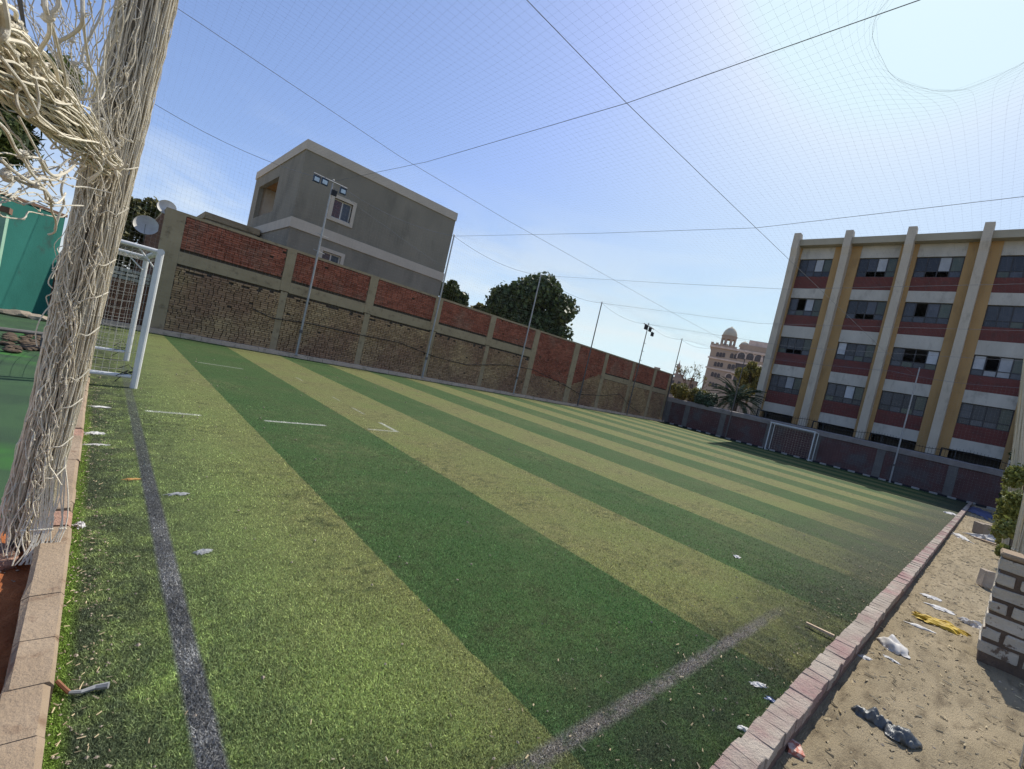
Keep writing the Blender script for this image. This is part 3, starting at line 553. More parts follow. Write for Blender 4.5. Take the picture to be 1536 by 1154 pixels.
# windows z ranges, one storey per row: glass bottom, glass top, panel bottom
rows = [(3.56, 4.51, 5.15 if False else 4.51+0, 2.83)]
storeys = [(2.83, 3.56, 4.51, 5.86), (5.86, 6.67, 7.65, 8.95), (8.95, 9.86, 10.74, 12.13), (12.13, 12.9, 13.86, 15.27)]
# each storey: white band (z0..z1), maroon panel (z1..z2), window (z2..z3)
lightp = {(0, 3): [2], (0, 2): [2], (1, 3): [2], (2, 3): [2], (1, 1): [0], (2, 1): [3], (3, 1): [0, 2], (0, 0): [2], (1, 0): [2]}
openp = {(0, 2): [1], (2, 2): [1], (2, 1): [1, 2], (3, 1): [1], (0, 3): [], (1, 3): []}
darkrow = 1; openlow = {(1, 3): [1, 2], (2, 3): [1, 2], (1, 2): [1, 2], (0, 1): [1, 2]}
for bi, (y1, y0) in enumerate(bays):
    W = y1-y0
    MB().box(S+.05, S+.45, y0, y1, 15.27, 16.16).build('white_band', mt['white_band'], sb)
    for si, (z0, z1, z2, z3) in enumerate(storeys):
        MB().box(S+.03, S+.45, y0+.002, y1-.002, z0, z1).build('white_band', mt['white_band'], sb)
        MB().box(S+.055, S+.45, y0+.002, y1-.002, z1+.002, z2).build('maroon_panel', mt['maroon'], sb)
        zt = z3; zm = z2+(zt-z2)*.30
        wn = MB(); fx0, fx1 = S+.16, S+.22
        wn.box(fx0, fx1, y0+.003, y1-.003, z2+.003, z2+.05); wn.box(fx0, fx1, y0+.003, y1-.003, zt-.05, zt-.003); wn.box(fx0, fx1, y0+.003, y1-.003, zm-.025, zm+.025)
        ps = [y1-W*q/4 for q in range(5)]
        for q, p in enumerate(ps): 
            a = min(max(p, y0+.035), y1-.035); wn.box(fx0-.002, fx1+.002, a-.03, a+.03, z2+.051, zt-.051)
        if bi > 4: 
            wn.build('window', mt['frame'], sb); 
            MB().box(S+.18, S+.19, y0+.05, y1-.05, z2+.05, zt-.05).build('pane', mt['pane'], sb); continue
        wo = wn.build('window', mt['frame'], sb)
        for q in range(4):
            a, b = ps[q+1]+.032, ps[q]-.032
            if q not in openp.get((bi, si), []):
                m_ = mt['pane_light'] if q in lightp.get((bi, si), []) else (mt['pane_green'] if q == 3 else mt['pane'])
                MB().box(S+.18, S+.19, a, b, zm+.027, zt-.052).build('pane', m_, wo)
            if q not in openlow.get((bi, si), []):
                m_ = mt['pane_light'] if (bi, si) == (3, 1) and q in (1, 2) else (mt['pane_green'] if random.random() < .3 else mt['pane'])  # pale lower panes paint in daylight from the opposite windows
                MB().box(S+.181, S+.191, a, b, z2+.052, zm-.027).build('pane', m_, wo)
    MB().box(S+.3, S+.45, y0+.002, y1-.002, -.1, 1.6).build('basement_wall', mt['inside'], sb)
    MB().box(S+1.6, S+1.7, y0+.002, y1-.002, 1.5, 2.84).build('basement_back', mt['inside'], sb)
mb = MB(); mb.box(S+4.0, S+4.2, -15.5, 13.9, -.1, 16.1)
for z in (2.83, 5.86, 8.95, 12.13): mb.box(S+.452, S+3.998, -15.5, 13.9, z-.02, z+.15)
mb.build('inner_wall', mt['inside'], sb)
MB().box(S+.502, S+9, 13.903, 14.1, -.1, 16.3).build('end_gable', mt['white_band'], sb)
MB().box(S+.505, S+9, -15.8, -15.505, -.1, 16.3).build('end_gable', mt['white_band'], sb)
MB().box(S+.47, S+9, -15.5, 13.9, 16.165, 16.4).build('roof', mt['parapet'], sb)
MB().box(S+8.8, S+9, -15.5, 13.9, -.1, 16.16).build('rear_wall', mt['white_band'], sb)

# ------------------------------------------------------------------ grey house behind the long wall
hx0, hx1, hy0, hy1, ht = 5.82, 14.18, 23., 32.2, 9.5
hs = empty('grey_house', 'grey rendered house with cream bands and framed windows behind the brick wall', 'house', (10, 27, 0))
win = [(7.26, 8.5, 6.46, 7.7), (7.24, 8.46, 3.92, 5.13)]
mb = MB()
xs_ = [hx0, 7.42, 8.34, hx1]
mb.box(hx0, 7.42, hy0, hy0+.25, -.1, ht-.442); mb.box(8.34, hx1, hy0, hy0+.25, -.1, ht-.442)
for z0, z1 in ((-.1, 4.08), (4.97, 6.62), (7.54, ht-.442)): mb.box(7.42, 8.34, hy0, hy0+.25, z0, z1)
mb.build('front_wall', mt['house'], hs)
by0, by1, bz0, bz1 = 26.9, 31.0, 6.62, 8.45
mb = MB(); mb.box(hx0, hx0+.25, hy0+.252, by0, -.1, ht-.442); mb.box(hx0, hx0+.25, by1, hy1, -.1, ht-.442); mb.box(hx0, hx0+.25, by0, by1, -.1, bz0); mb.box(hx0, hx0+.25, by0, by1, bz1, ht-.442)
mb.build('side_wall', mt['house'], hs)
mb = MB(); mb.box(hx0+1.6, hx0+1.8, by0-.3, by1+.3, bz0-.3, ht-.6); mb.box(hx0+.252, hx0+1.6, by1+.1, by1+.3, bz0-.3, ht-.6); mb.box(hx0+.252, hx0+1.6, by0-.3, by0-.1, bz0-.3, ht-.6); mb.build('balcony_recess', mt['cream'], hs); MB().box(hx0+.254, hx0+1.599, by0-.1, by1+.1, bz1+.1, bz1+.25).build('balcony_ceiling', mt['orange_wall'], hs)
MB().box(hx0+.253, hx0+1.598, by0-.1, by1+.1, bz0-.25, bz0-.02).build('balcony_floor', mt['cream'], hs)
mb = MB(); mb.box(hx1-.25, hx1, hy0+.252, hy1, -.1, ht-.442); mb.box(hx0+.252, hx1-.252, hy1-.25, hy1-.002, -.1, ht-.442); mb.build('rear_wall', mt['house'], hs)
MB().box(hx0+.26, hx1-.26, hy0+.26, hy1-.26, ht-.6, ht-.5).build('roof_slab', mt['cream'], hs)
mb = MB(); mb.box(hx0-.05, hx1+.03, hy0-.05, hy0+.25, ht-.44, ht); mb.box(hx0-.05, hx0+.25, hy0+.252, hy1+.05, ht-.44, ht); mb.box(hx1-.25, hx1+.03, hy0+.252, hy1+.05, ht-.44, ht); mb.build('parapet', mt['cream'], hs)
mb = MB(); mb.box(hx0-.05, hx1+.03, hy0-.05, hy0-.003, 5.52, 5.98); mb.box(hx0-.05, hx0-.003, hy0-.003, hy1, 5.52, 5.98); mb.build('string_course', mt['cream'], hs)
for (x0, x1, z0, z1) in win:
    wn = MB(); t = .16
    wn.box(x0, x0+t, hy0-.06, hy0+.1, z0, z1); wn.box(x1-t, x1, hy0-.06, hy0+.1, z0, z1); wn.box(x0+t, x1-t, hy0-.06, hy0+.1, z0, z0+t); wn.box(x0+t, x1-t, hy0-.06, hy0+.1, z1-t, z1)
    wo = wn.build('window', mt['cream'], hs)
    f = MB(); a, b, c0, c1 = x0+t, x1-t, z0+t, z1-t; mid = (a+b)/2
    for xx in (a+.03, mid, b-.03): f.box(xx-.03, xx+.03, hy0+.1, hy0+.14, c0, c1)
    f.box(a+.06, mid-.03, hy0+.101, hy0+.139, c0, c0+.06); f.box(mid+.03, b-.06, hy0+.101, hy0+.139, c0, c0+.06); f.box(a+.06, mid-.03, hy0+.101, hy0+.139, c1-.06, c1); f.box(mid+.03, b-.06, hy0+.101, hy0+.139, c1-.06, c1)
    f.build('frame', mt['white_frame'], wo)
    MB().box(a+.06, mid-.03, hy0+.115, hy0+.12, c0+.06, c1-.06).build('pane', mt['glass_red'], wo); MB().box(mid+.03, b-.06, hy0+.115, hy0+.12, c0+.06, c1-.06).build('pane', mt['pane'], wo)
    MB().box(a, b, hy0+.2, hy0+.24, c0, c1).build('curtain', mt['inside'], wo)
rb = empty('flat_roofed_house', 'low grey flat roof showing over the brick wall left of the grey house', 'house', (3.6, 29, 0))
MB().box(3.3, 5.6, 28, 33, -.1, 5.35).build('wall', mt['house'], rb); MB().box(3.2, 5.7, 27.9, 33.1, 5.351, 5.65).build('roof', mt['cement'], rb)

# ------------------------------------------------------------------ far palace-like building, low block and minaret
D = 110.; az0 = R(22)
pc = Vector((math.cos(az0)*D, math.sin(az0)*D, 0)); ex = Vector((math.sin(az0), -math.cos(az0), 0)); ey = Vector((math.cos(az0), math.sin(az0), 0))
def fac(u, v):     # point of the facade plane seen at that pixel, in facade coordinates
    d = ray(u, v); t = (pc-CAM).dot(ey)/d.dot(ey); p = CAM+d*t; return (p-pc).dot(ex), p.z
def fz8(a, b): return fac(1040+a/8.24, 480+b/8.24)
pa = empty('domed_building', 'ornate pink stone building with arched windows and a small dome far behind the end wall', 'building', (pc.x, pc.y, 0), math.atan2(ex.y, ex.x))
def pbuild(mb, name, m, parent=None):
    o = mb.build(name, mt[m]); o.parent = parent or pa; return o
xl = fz8(225, 340)[0]; zc_ = fz8(300, 345)[1]; xs1 = fz8(440, 400)[0]; xs2 = fz8(545, 400)[0]
mb = MB(); mb.box(xl, 22, 0, 12, -.1, zc_); pbuild(mb, 'wall', 'palace')
mb = MB(); mb.box(xl-.35, 22, -.35, 12, zc_, zc_+.45); pbuild(mb, 'cornice', 'palace_trim')
mb = MB()
for q in range(5): mb.box(xl-.3+q*1.0, xl+.25+q*1.0, -.3, .2, zc_+.452, zc_+1.1)
mb.box(xl, xs2-.3, -.2, 8, zc_+.452, zc_+.8); mb.box(xs2+.2, 22, -.1, 9, zc_+.452, zc_+1.7); pbuild(mb, 'battlement', 'palace')
mb = MB(); mb.box(fz8(700, 260)[0], 22, 3, 10, zc_+1.71, zc_+3.3); pbuild(mb, 'roof_room', 'palace_trim')
cxd, _ = fz8(428, 280); r_ = 1.55
# domed kiosk on the roof: eight posts, drum and dome
dk = pbuild(MB().lathe([(r_, zc_+2.4), (r_, zc_+3.0), (r_*1.08, zc_+3.05), (r_*1.08, zc_+3.25)], 16, (cxd, 2, 0)), 'kiosk_drum', 'palace')
mb = MB()
for q in range(8):
    a = q*math.pi/4+.39; mb.tube([(cxd+r_*.9*math.cos(a), 2+r_*.9*math.sin(a), zc_+.8), (cxd+r_*.9*math.cos(a), 2+r_*.9*math.sin(a), zc_+2.42)], .26, 6)
pbuild(mb, 'kiosk_posts', 'palace', dk)
pbuild(MB().lathe([(1.5, zc_+3.2), (1.45, zc_+3.8), (1.2, zc_+4.4), (.8, zc_+4.9), (.3, zc_+5.25), (.02, zc_+5.5)], 20, (cxd, 2, 0)), 'dome', 'dome')
cx2, _ = fz8(640, 290); pbuild(MB().lathe([(1.1, zc_+1.6), (1.05, zc_+2.0), (.7, zc_+2.6), (.02, zc_+3.0)], 16, (cx2, 4, 0)), 'dome', 'dome')
for b0 in (480, 610): 
    zb = fz8(320, b0+5)[1]; mb = MB(); mb.box(xl-.25, 22, -.25, -.003, zb-.15, zb+.2); pbuild(mb, 'string_course', 'palace_trim')
# windows
def arch(x0, x1, z0, z1, y):
    c = (x0+x1)/2; h = (x1-x0)/2; pts = [(x0, y, z0), (x1, y, z0), (x1, y, z1-h*1.1)]
    for q in range(1, 8):
        a = math.pi*q/8; pts.append((c+h*math.cos(a), y, z1-h*1.1+h*1.1*math.sin(a)))
    return pts+[(x0, y, z1-h*1.1)]
def awin(a0, b0, a1, b1, arched=True, trim=False):
    x0, zt = fz8(a0, b0); x1, zb = fz8(a1, b1)
    if x1 < x0+.1: x1 = x0+.5
    o = pbuild(MB().prism(arch(x0, x1, zb, zt, -.06) if arched else [(x0, -.06, zb), (x1, -.06, zb), (x1, -.06, zt), (x0, -.06, zt)], (0, .05, 0)), 'window', 'palace_dark')
    if trim:
        t = .22; outer = arch(x0-t, x1+t, zb, zt+t, -.16); inner = arch(x0, x1, zb, zt, -.16); n = len(outer)
        m_ = MB(); 
        for q in range(1, n-1): m_.prism([outer[q], outer[q+1], inner[q+1], inner[q]], (0, .09, 0))
        m_.prism([outer[n-1], outer[0], inner[0], inner[n-1]], (0, .09, 0)); pbuild(m_, 'frame', 'palace_trim', o)
for (a, b) in ((290, 395), (328, 400), (366, 403), (262, 515), (300, 520), (338, 527), (225, 640), (262, 650), (300, 660), (195, 760), (232, 770), (268, 780)): awin(a, b, a+20, b+62)
for (a, b) in ((462, 410), (510, 418), (432, 540), (478, 548), (405, 780)): awin(a, b, a+26, b+70)
awin(560, 395, 628, 492, True, True); awin(668, 405, 736, 505, True, True); awin(770, 425, 838, 525, True, True)
awin(530, 530, 700, 632, False); awin(410, 660, 470, 730, True, True); awin(505, 670, 570, 765, True, True); awin(612, 690, 668, 760, True, True); awin(860, 430, 930, 540, True, True)
mb = MB(); x0, zt = fz8(470, 632); mb.box(x0, x0+4.2, -.8, -.26, zt-.5, zt-.1); pbuild(mb, 'balcony', 'palace_trim')
for b0 in (360, 480, 600, 720):
    x0, z0 = fz8(215, b0+60); mb = MB(); mb.box(xl-.06, xl-.003, 1.5, 3.0, z0-.1, z0+1.5); mb.box(xl-.06, xl-.003, 5, 6.5, z0-.1, z0+1.5); pbuild(mb, 'window', 'palace_dark')
fb = empty('far_block', 'low brown block of flats on the skyline left of the domed building', 'building', (120*math.cos(R(27.4)), 120*math.sin(R(27.4)), 0), R(27.4-90))
mb = MB(); mb.box(-2.3, 4.2, 0, 8, -.1, 8.6); mb.box(-1.3, .6, 1, 6, 8.601, 9.6); mb.box(2.4, 3.3, 1, 4, 8.601, 9.3); o = mb.build('wall', mt['far_wall']); o.parent = fb
for q in range(4):
    for z in (4.2, 6.6): o = MB().box(-1.9+q*1.5, -1.2+q*1.5, -.03, .02, z, z+1.1).build('window', mt['palace_dark']); o.parent = fb
fb2 = empty('far_block', 'brown roof just showing over the far end of the brick wall', 'building', (120*math.cos(R(30)), 120*math.sin(R(30)), 0), R(30-90))
mb = MB(); mb.box(-2.5, 1.6, 0, 8, -.1, 8.9); mb.box(-1.2, .3, 1, 4, 8.901, 10.1); o = mb.build('wall', mt['far_wall']); o.parent = fb2
mi = empty('minaret', 'slim stone minaret on the skyline beside the corner net pole', 'tower', (130*math.cos(R(27.9)), 130*math.sin(R(27.9)), 0))
o = MB().lathe([(.5, -.1), (.45, 9.5), (.75, 9.7), (.75, 10.1)], 10).build('shaft', mt['far_wall']); o.parent = mi
o = MB().lathe([(.4, 10.1), (.4, 11.6), (.62, 11.7), (.62, 11.9), (.45, 12.4), (.1, 13.1), (.02, 13.9)], 10).build('lantern', mt['far_wall']); o.parent = mi

# ------------------------------------------------------------------ trees and plants
def leaves(n, centers, size, asp=1.6, flat=.4):
    """leaf-sized triangles pairs over clump surfaces; centers = (cx,cy,cz,r)"""
    C = np.array(centers); idx = RN.choice(len(C), n, p=C[:, 3]**2/np.sum(C[:, 3]**2)); d = RN.normal(size=(n, 3)); d /= np.linalg.norm(d, axis=1)[:, None]
    rr = C[idx, 3]*(RN.uniform(.4, 1.1, n)**.7+.28*(RN.uniform(0, 1, n) > .86)*RN.uniform(0, 1, n)); P = C[idx, :3]+d*rr[:, None]
    nrm = d*.7+RN.normal(size=(n, 3))*.7; nrm /= np.linalg.norm(nrm, axis=1)[:, None]
    t = np.cross(nrm, RN.normal(size=(n, 3))); t /= np.linalg.norm(t, axis=1)[:, None]; b = np.cross(nrm, t)
    s = size*RN.uniform(.6, 1.4, n)[:, None]
    q = [P-t*s*asp*.5, P+b*s*.5, P+t*s*asp*.5, P-b*s*.5]
    return np.concatenate([np.stack([q[0], q[1], q[2]], 1), np.stack([q[0], q[2], q[3]], 1)])
def clumps(c, rx, ry, rz, n, r0, r1, bottom=-.6):
    out = []
    while len(out) < n:
        d = Vector((random.gauss(0, 1), random.gauss(0, 1), random.gauss(0, 1))).normalized()
        if d.z < bottom: continue
        k = random.uniform(.55, .95); out.append((c[0]+d.x*rx*k, c[1]+d.y*ry*k, c[2]+d.z*rz*k, random.uniform(r0, r1)))
    return out
def tree(name, label, base, trunk_h, cl, nleaf, size, leafm, asp=1.6, tr=.2, cat='tree', inner=True):
    t = empty(name, label, cat, base)
    mb = MB(); b = Vector(base); top = b+Vector((0, 0, trunk_h)); mb.tube([b-Vector((0, 0, .1)), b+Vector((.05, 0, trunk_h*.5)), top], [tr, tr*.8, tr*.6], 8)
    for c in random.sample(cl, min(9, len(cl))): 
        e = Vector(c[:3]); mb.tube([top-Vector((0, 0, .2)), (top+e)/2+Vector((random.uniform(-.2, .2), random.uniform(-.2, .2), .1)), e], [tr*.45, tr*.28, tr*.1], 6)
    mb.build('trunk', mt['bark'], t)
    o = link('crown', tri_mesh('crown', leaves(nleaf, cl, size, asp), mt[leafm]), t)
    return t
def polar(az, el_, d): return (CAM.x+d*math.cos(R(az)), CAM.y+d*math.sin(R(az)), CAM.z+d*math.tan(R(el_)))
# big dense tree behind the wall
cl = clumps(polar(47.1, 7.0, 33), 2.5, 2.9, 2.5, 46, .7, 1.1, -.8)+clumps(polar(44.2, 6.5, 33), 1.4, 1.5, 2.2, 16, .6, .9, -.9)+clumps(polar(50, 6.0, 33), 1.2, 1.3, 1.8, 12, .5, .8, -.9)
b = polar(46.6, 0, 33); tree('leafy_tree', 'big round dark green tree rising over the brick wall', (b[0], b[1], 0), 3.2, cl, 26000, .2, 'leaf_dark', tr=.32)
cl = clumps(polar(52.6, 5.5, 38), 1.0, 1.0, .8, 12, .35, .6)
b = polar(52.6, 0, 38); tree('leafy_tree', 'small bushy crown peeping over the wall beside the big round tree', (b[0], b[1], 0), 4.2, cl, 3500, .2, 'leaf_olive', tr=.14)
cl = clumps(polar(57.0, 6.4, 34), 1.15, 1.1, 1.4, 20, .26, .5, -.9)+clumps(polar(55.6, 6.4, 34), .5, .5, .6, 5, .16, .3, -.9)
b = polar(57.2, 0, 34); tree('leafy_tree', 'dark leafy tree just right of the grey house', (b[0], b[1], 0), 4, cl, 6500, .17, 'leaf_dark', tr=.18)
cl = clumps(polar(88.1, 5.6, 30), 1.0, 1.0, 1.0, 22, .28, .5, -.8)+clumps(polar(89.6, 2.2, 29), .8, .8, 1.0, 18, .28, .5, -.9)
b = polar(88.1, 0, 30); tree('leafy_tree', 'olive brown tree behind the satellite dishes', (b[0], b[1], 0), 3.2, cl, 13000, .12, 'leaf_olive', tr=.14)
# broad tree at the upper left, long narrow leaves
cl = clumps(polar(97.6, 13.6, 12), .95, 1.0, .66, 34, .18, .32, -.95)+clumps(polar(99.5, 9.2, 12), .8, .9, .6, 22, .2, .32, -.95)+clumps(polar(93.6, 11.6, 12), .35, .45, .35, 8, .1, .18, -.9)
b = polar(99.5, 0, 12); tree('narrow_leaved_tree', 'broad olive green tree with narrow leaves behind the gathered net', (b[0], b[1], 0), 2.9, cl, 13000, .045, 'leaf_near', asp=5.5, tr=.12)
# date palm in front of the school
bp_ = (38.2, 14.75, 0); pt = empty('palm_tree', 'dark date palm with spread fronds behind the end wall beside the school', 'palm', bp_)
MB().tube([(bp_[0], bp_[1], -.1), (bp_[0]+.05, bp_[1], 1.4), (bp_[0], bp_[1], 3.05)], [.26, .22, .24], 10).build('trunk', mt['bark'], pt)
for q in range(64):
    az = random.uniform(0, 2*math.pi); up = random.uniform(-.25, 1.25); Lf = random.uniform(1.9, 2.6)
    d = Vector((math.cos(az), math.sin(az), 0)); p = Vector((bp_[0], bp_[1], 3.1)); pts = []; ang = up
    for s_ in range(9):
        pts.append(p.copy()); p = p+(d*math.cos(ang)+Vector((0, 0, math.sin(ang))))*(Lf/8); ang -= .13
    mb = MB(); mb.tube(pts, [.022-.002*i for i in range(9)], 4)
    side = d.cross(Vector((0, 0, 1)))
    for s_ in range(1, 9):
        for sub in (0, .5):
            a = pts[s_-1].lerp(pts[s_], sub+.25); t = (pts[s_]-pts[s_-1]).normalized()
            for sg in (-1, 1):
                l = .42*(1-.07*abs(s_-3)); e = a+(side*sg*.75+t*.7+Vector((0, 0, random.uniform(-.25, .2)))).normalized()*l
                n_ = Vector((0, 0, .04)); mb.add([a-t*.04, a+t*.04, e], [(0, 1, 2)]); mb.add([a-n_, a+n_, e], [(0, 1, 2)])
    mb.build('frond', mt['leaf_palm'], pt)
# bushes, bare tree and pale tree behind the end wall
cl = clumps(polar(26.4, 1.6, 41), 1.3, 1.6, .5, 16, .3, .55)
b = polar(26.4, 0, 41); tree('yellow_bush', 'yellowish leafy bush behind the end wall next to the corner pole', (b[0], b[1], 0), 1.6, cl, 5000, .12, 'leaf_yellow', tr=.08, cat='bush')
cl = clumps(polar(24.2, 1.5, 40), 1.0, 1.1, .6, 10, .25, .45)
b = polar(24.2, 0, 40); tree('green_bush', 'dark straggly bush between the yellow bush and the palm', (b[0], b[1], 0), 1.4, cl, 2200, .12, 'leaf_palm', tr=.08, cat='bush')
cl = clumps(polar(20.0, 4.6, 62), 1.5, 1.6, 2.3, 24, .5, .8, -.9)
b = polar(20.0, 0, 62); tree('leafy_tree', 'pale yellow green tree standing against the domed building', (b[0], b[1], 0), 4, cl, 7000, .2, 'leaf_yellow', tr=.2)
b = polar(25.6, 0, 46); bt = empty('bare_tree', 'thin bare tree with a few leaves left of the domed building', 'tree', (b[0], b[1], 0))
mb = MB(); tips = []
def branch(p, d, l, r, dep):
    e = p+d*l; mb.tube([p, (p+e)/2+Vector((random.uniform(-.05, .05), random.uniform(-.05, .05), .03)), e], [r, r*.85, r*.65], 5)
    if dep == 0: tips.append(e); return
    for _ in range(3):
        nd = (d+Vector((random.uniform(-.8, .8), random.uniform(-.8, .8), random.uniform(-.1, .6)))).normalized(); branch(e, nd, l*random.uniform(.6, .85), r*.62, dep-1)
branch(Vector((b[0], b[1], -.1)), Vector((0, 0, 1)), 1.9, .09, 4)
mb.build('trunk', mt['bark_red'], bt)
link('crown', tri_mesh('crown', leaves(420, [(t.x, t.y, t.z, .15) for t in tips], .08), mt['leaf_olive']), bt)
# vine on the touch-line net
cl = []
for q in range(34):
    x = random.uniform(11.5, 19); z_ = random.uniform(.1, 1.8); cl.append((x, -.40-.012*(x-12)+.06*z_+random.uniform(-.12, .06), z_, random.uniform(.09, .17)))
vn = empty('climbing_vine', 'leafy climbing plant at the right edge beyond the stub of block wall', 'vine', (17, -.6, 0))
link('foliage', tri_mesh('foliage', leaves(8000, cl, .05), mt['leaf_vine']), vn)
mb = MB()
for q in range(7):
    x = 11.8+q*1.1; mb.tube([(x, -.5, -.1), (x+.2, -.47, .8), (x+.1, -.42, 1.7)], [.02, .015, .008], 5)
mb.build('stem', mt['bark'], vn)
# dark shrubs against the far right corner
cl = [(random.uniform(28, 34), random.uniform(-1.6, -.75), random.uniform(.2, 3.2), random.uniform(.3, .5)) for _ in range(22)]
sh = empty('dark_shrub', 'dark shrub in the shaded corner below the school at the right edge', 'shrub', (31, -1.2, 0))
link('foliage', tri_mesh('foliage', leaves(5000, cl, .12), mt['leaf_dark']), sh); MB().tube([(31, -1.2, -.1), (31, -1.2, 2)], .06, 6).build('stem', mt['bark'], sh)

# ------------------------------------------------------------------ net poles, floodlights, ropes
PX = [5.95, 11.8, 17.95, 23.9, 29.9, 35.3]; PY = 18.98
desc = ['with three floodlights in front of the grey house', 'at the right end of the grey house', 'in front of the big round tree', 'between the big tree and the bracketed pole', 'carrying a bracket of dark lamps', 'in the far corner of the pitch']
def pole(x, y, h, lab, m, z0=.1, r=.045):
    p = empty('net_pole', lab, 'pole', (x, y, z0), 0, 'net poles round the pitch')
    MB().tube([(x, y, z0), (x, y, 2.6), (x, y, h)], [r, r*.9, r*.7], 8).build('shaft', m, p)
    MB().lathe([(.09, z0), (.09, z0+.02)], 8, (x, y, 0)).build('base_plate', m, p)
    MB().lathe([(r+.02, 1.0), (r+.02, 1.12)], 8, (x, y, 0)).build('clamp', mt['pole_dark'], p); MB().lathe([(.05, h), (.02, h+.03)], 8, (x, y, 0)).build('cap', m, p)
    return p
polesW = [pole(x, PY, 7.1, 'tall thin net pole '+d, mt['pole'] if i < 3 else mt['pole_dark']) for i, (x, d) in enumerate(zip(PX, desc))]
for (u0, v0, u1, v1, lab) in ((1090, 648, 1124, 540, 'thin net pole against the end wall in front of the palm'), (1343, 690, 1360, 550, 'thin net pole standing before the school, right of the far goal')):
    a = onX(u0, v0, 35.35); pole(a.x, a.y, 1.536+(onX(u1, v1, 35.35).z-1.536), lab, mt['pole_dark'] if u0 < 1200 else mt['pole'], 0, .045)
MB()
# lamps
p1 = polesW[0]
MB().tube([(5.2, PY-.06, 7.03), (6.5, PY-.06, 7.0)], .025, 6).build('cross_arm', mt['pole'], p1)
def flood(x, y, z, par_label, s=.2, m='lamp'):
    f = empty('floodlight', par_label, 'floodlight', (x, y, z), 0, 'floodlights on the net poles')
    MB().box(x-s/2, x+s/2, y-.09, y-.0, z-s*.55, z+s*.45).build('housing', mt[m], f)
    if m == 'lamp': MB().box(x-s/2+.03, x+s/2-.03, y-.097, y-.091, z-s*.55+.03, z+s*.45-.06).build('glass', mt['lamp_glass'], f)
    MB().tube([(x, y-.04, z+s*.45), (x, y-.02, z+s*.45+.07)], .015, 5).build('bracket', mt['pole_dark'], f)
    return f
flood(5.32, PY-.05, 6.86, 'left one of the paired floodlights on the pole by the grey house', .24); flood(5.62, PY-.05, 6.88, 'right one of the paired floodlights on the pole by the grey house', .24)
flood(6.35, PY-.05, 6.84, 'single floodlight on the right arm end of the pole by the grey house', .24); flood(6.04, PY-.05, 6.63, 'dark unlit lamp hanging below the floodlight arm by the grey house', .2, 'iron')
p5 = polesW[4]; MB().tube([(29.2, PY-.05, 6.95), (30.7, PY-.05, 6.85)], .035, 6).build('cross_arm', mt['pole_dark'], p5)
flood(29.5, PY-.06, 6.75, 'left dark lamp on the bracket of the far pole', .34, 'iron'); flood(30.1, PY-.06, 6.7, 'middle dark lamp on the bracket of the far pole', .3, 'iron'); flood(30.55, PY-.06, 6.45, 'lowest dark lamp on the bracket of the far pole', .3, 'iron')
for z in (4.3, 5.0, 5.6, 3.2): MB().tube([(29.8, PY, z), (30.1, PY, z)], .02, 5).build('step', mt['pole_dark'], p5)
MB().tube([(5.7, PY, 4.95), (6.2, PY, 4.9)], .012, 5).build('step', mt['pole'], p1); MB().tube([(5.75, PY, 4.3), (6.2, PY, 4.25)], .012, 5).build('step', mt['pole'], p1)
# support ropes
def rope(pts, label, r=.0055, sag=0):
    P = []
    for a, b in zip(pts[:-1], pts[1:]):
        a, b = Vector(a), Vector(b)
        for q in range(10): t = q/10; P.append(a.lerp(b, t)-Vector((0, 0, sag*4*t*(1-t))))
    P.append(Vector(pts[-1])); MB().tube(P, r, 5).build('net_rope', mt['rope'], None, label, 'rope', 'ropes carrying the overhead net')
ZN = 6.5
rope([(-.6, 10.7, ZN)]+[onZ(u, v, ZN) for u, v in ((262, 10), (600, 235), (760, 330), (1010, 470))]+[(35.4, 13.6, 6.6)], 'far lengthwise rope under the overhead net', .006)
rope([(-.6, 5.45, ZN)]+[onZ(u, v, ZN) for u, v in ((790, 0), (940, 155), (1135, 343), (1330, 530))]+[(35.4, 4.2, 6.6)], 'near lengthwise rope crossing the sky at top centre')
rope([(5.95, PY, 7.05), onX(640, 243, 5.95), onX(940, 155, 5.95), onX(1380, 0, 5.95), (5.95, -.4, 7.0)], 'crosswise rope from the floodlit pole up to the top right')
rope([(11.8, PY, 7.05), onX(900, 350, 11.8), onX(1135, 342, 11.8), onX(1536, 295, 11.8), (11.8, -.5, 7)], 'crosswise rope from the pole at the end of the grey house')
rope([(17.95, PY, 7.05), onX(1000, 425, 17.95), onX(1180, 434, 17.95), onX(1536, 426, 17.95), (17.95, -.5, 7)], 'crosswise rope from the pole before the big round tree')
rope([(23.9, PY, 7.05), (23.9, 9, 6.5), (23.9, -.5, 7)], 'crosswise rope from the fourth pole along the brick wall')
rope([(29.9, PY, 7.05), (29.9, 9, 6.5), (29.9, -.5, 7)], 'crosswise rope from the far bracketed pole', .006)
edge_desc = ['sagging edge rope from the near corner to the floodlit pole', 'sagging edge rope across the front of the grey house', 'sagging edge rope from the grey house to the big tree', 'sagging edge rope right of the big tree', 'sagging edge rope left of the bracketed pole', 'sagging edge rope into the far corner']
for a, b, d in zip([-.1]+PX[:-1], PX, edge_desc): rope([(a, PY, 7.05), (b, PY, 7.05)], d, .008, .32)
rope([(5.95, PY+.02, 6.9), (8.5, PY+.02, 6.2), (11.75, PY+.02, 5.5)], 'slack second rope hanging across the grey house front', .006, .05)
for (ya, yb, d) in ((PY, 16.6, 'short edge rope at the far corner pole'), (16.6, 5.2, 'edge rope across the far end in front of the domed building'), (5.2, -.5, 'edge rope across the far end in front of the school')): rope([(35.35, ya, 7.0 if ya > 18 else 6.6), (35.35, yb, 6.6)], d, .008, .2)
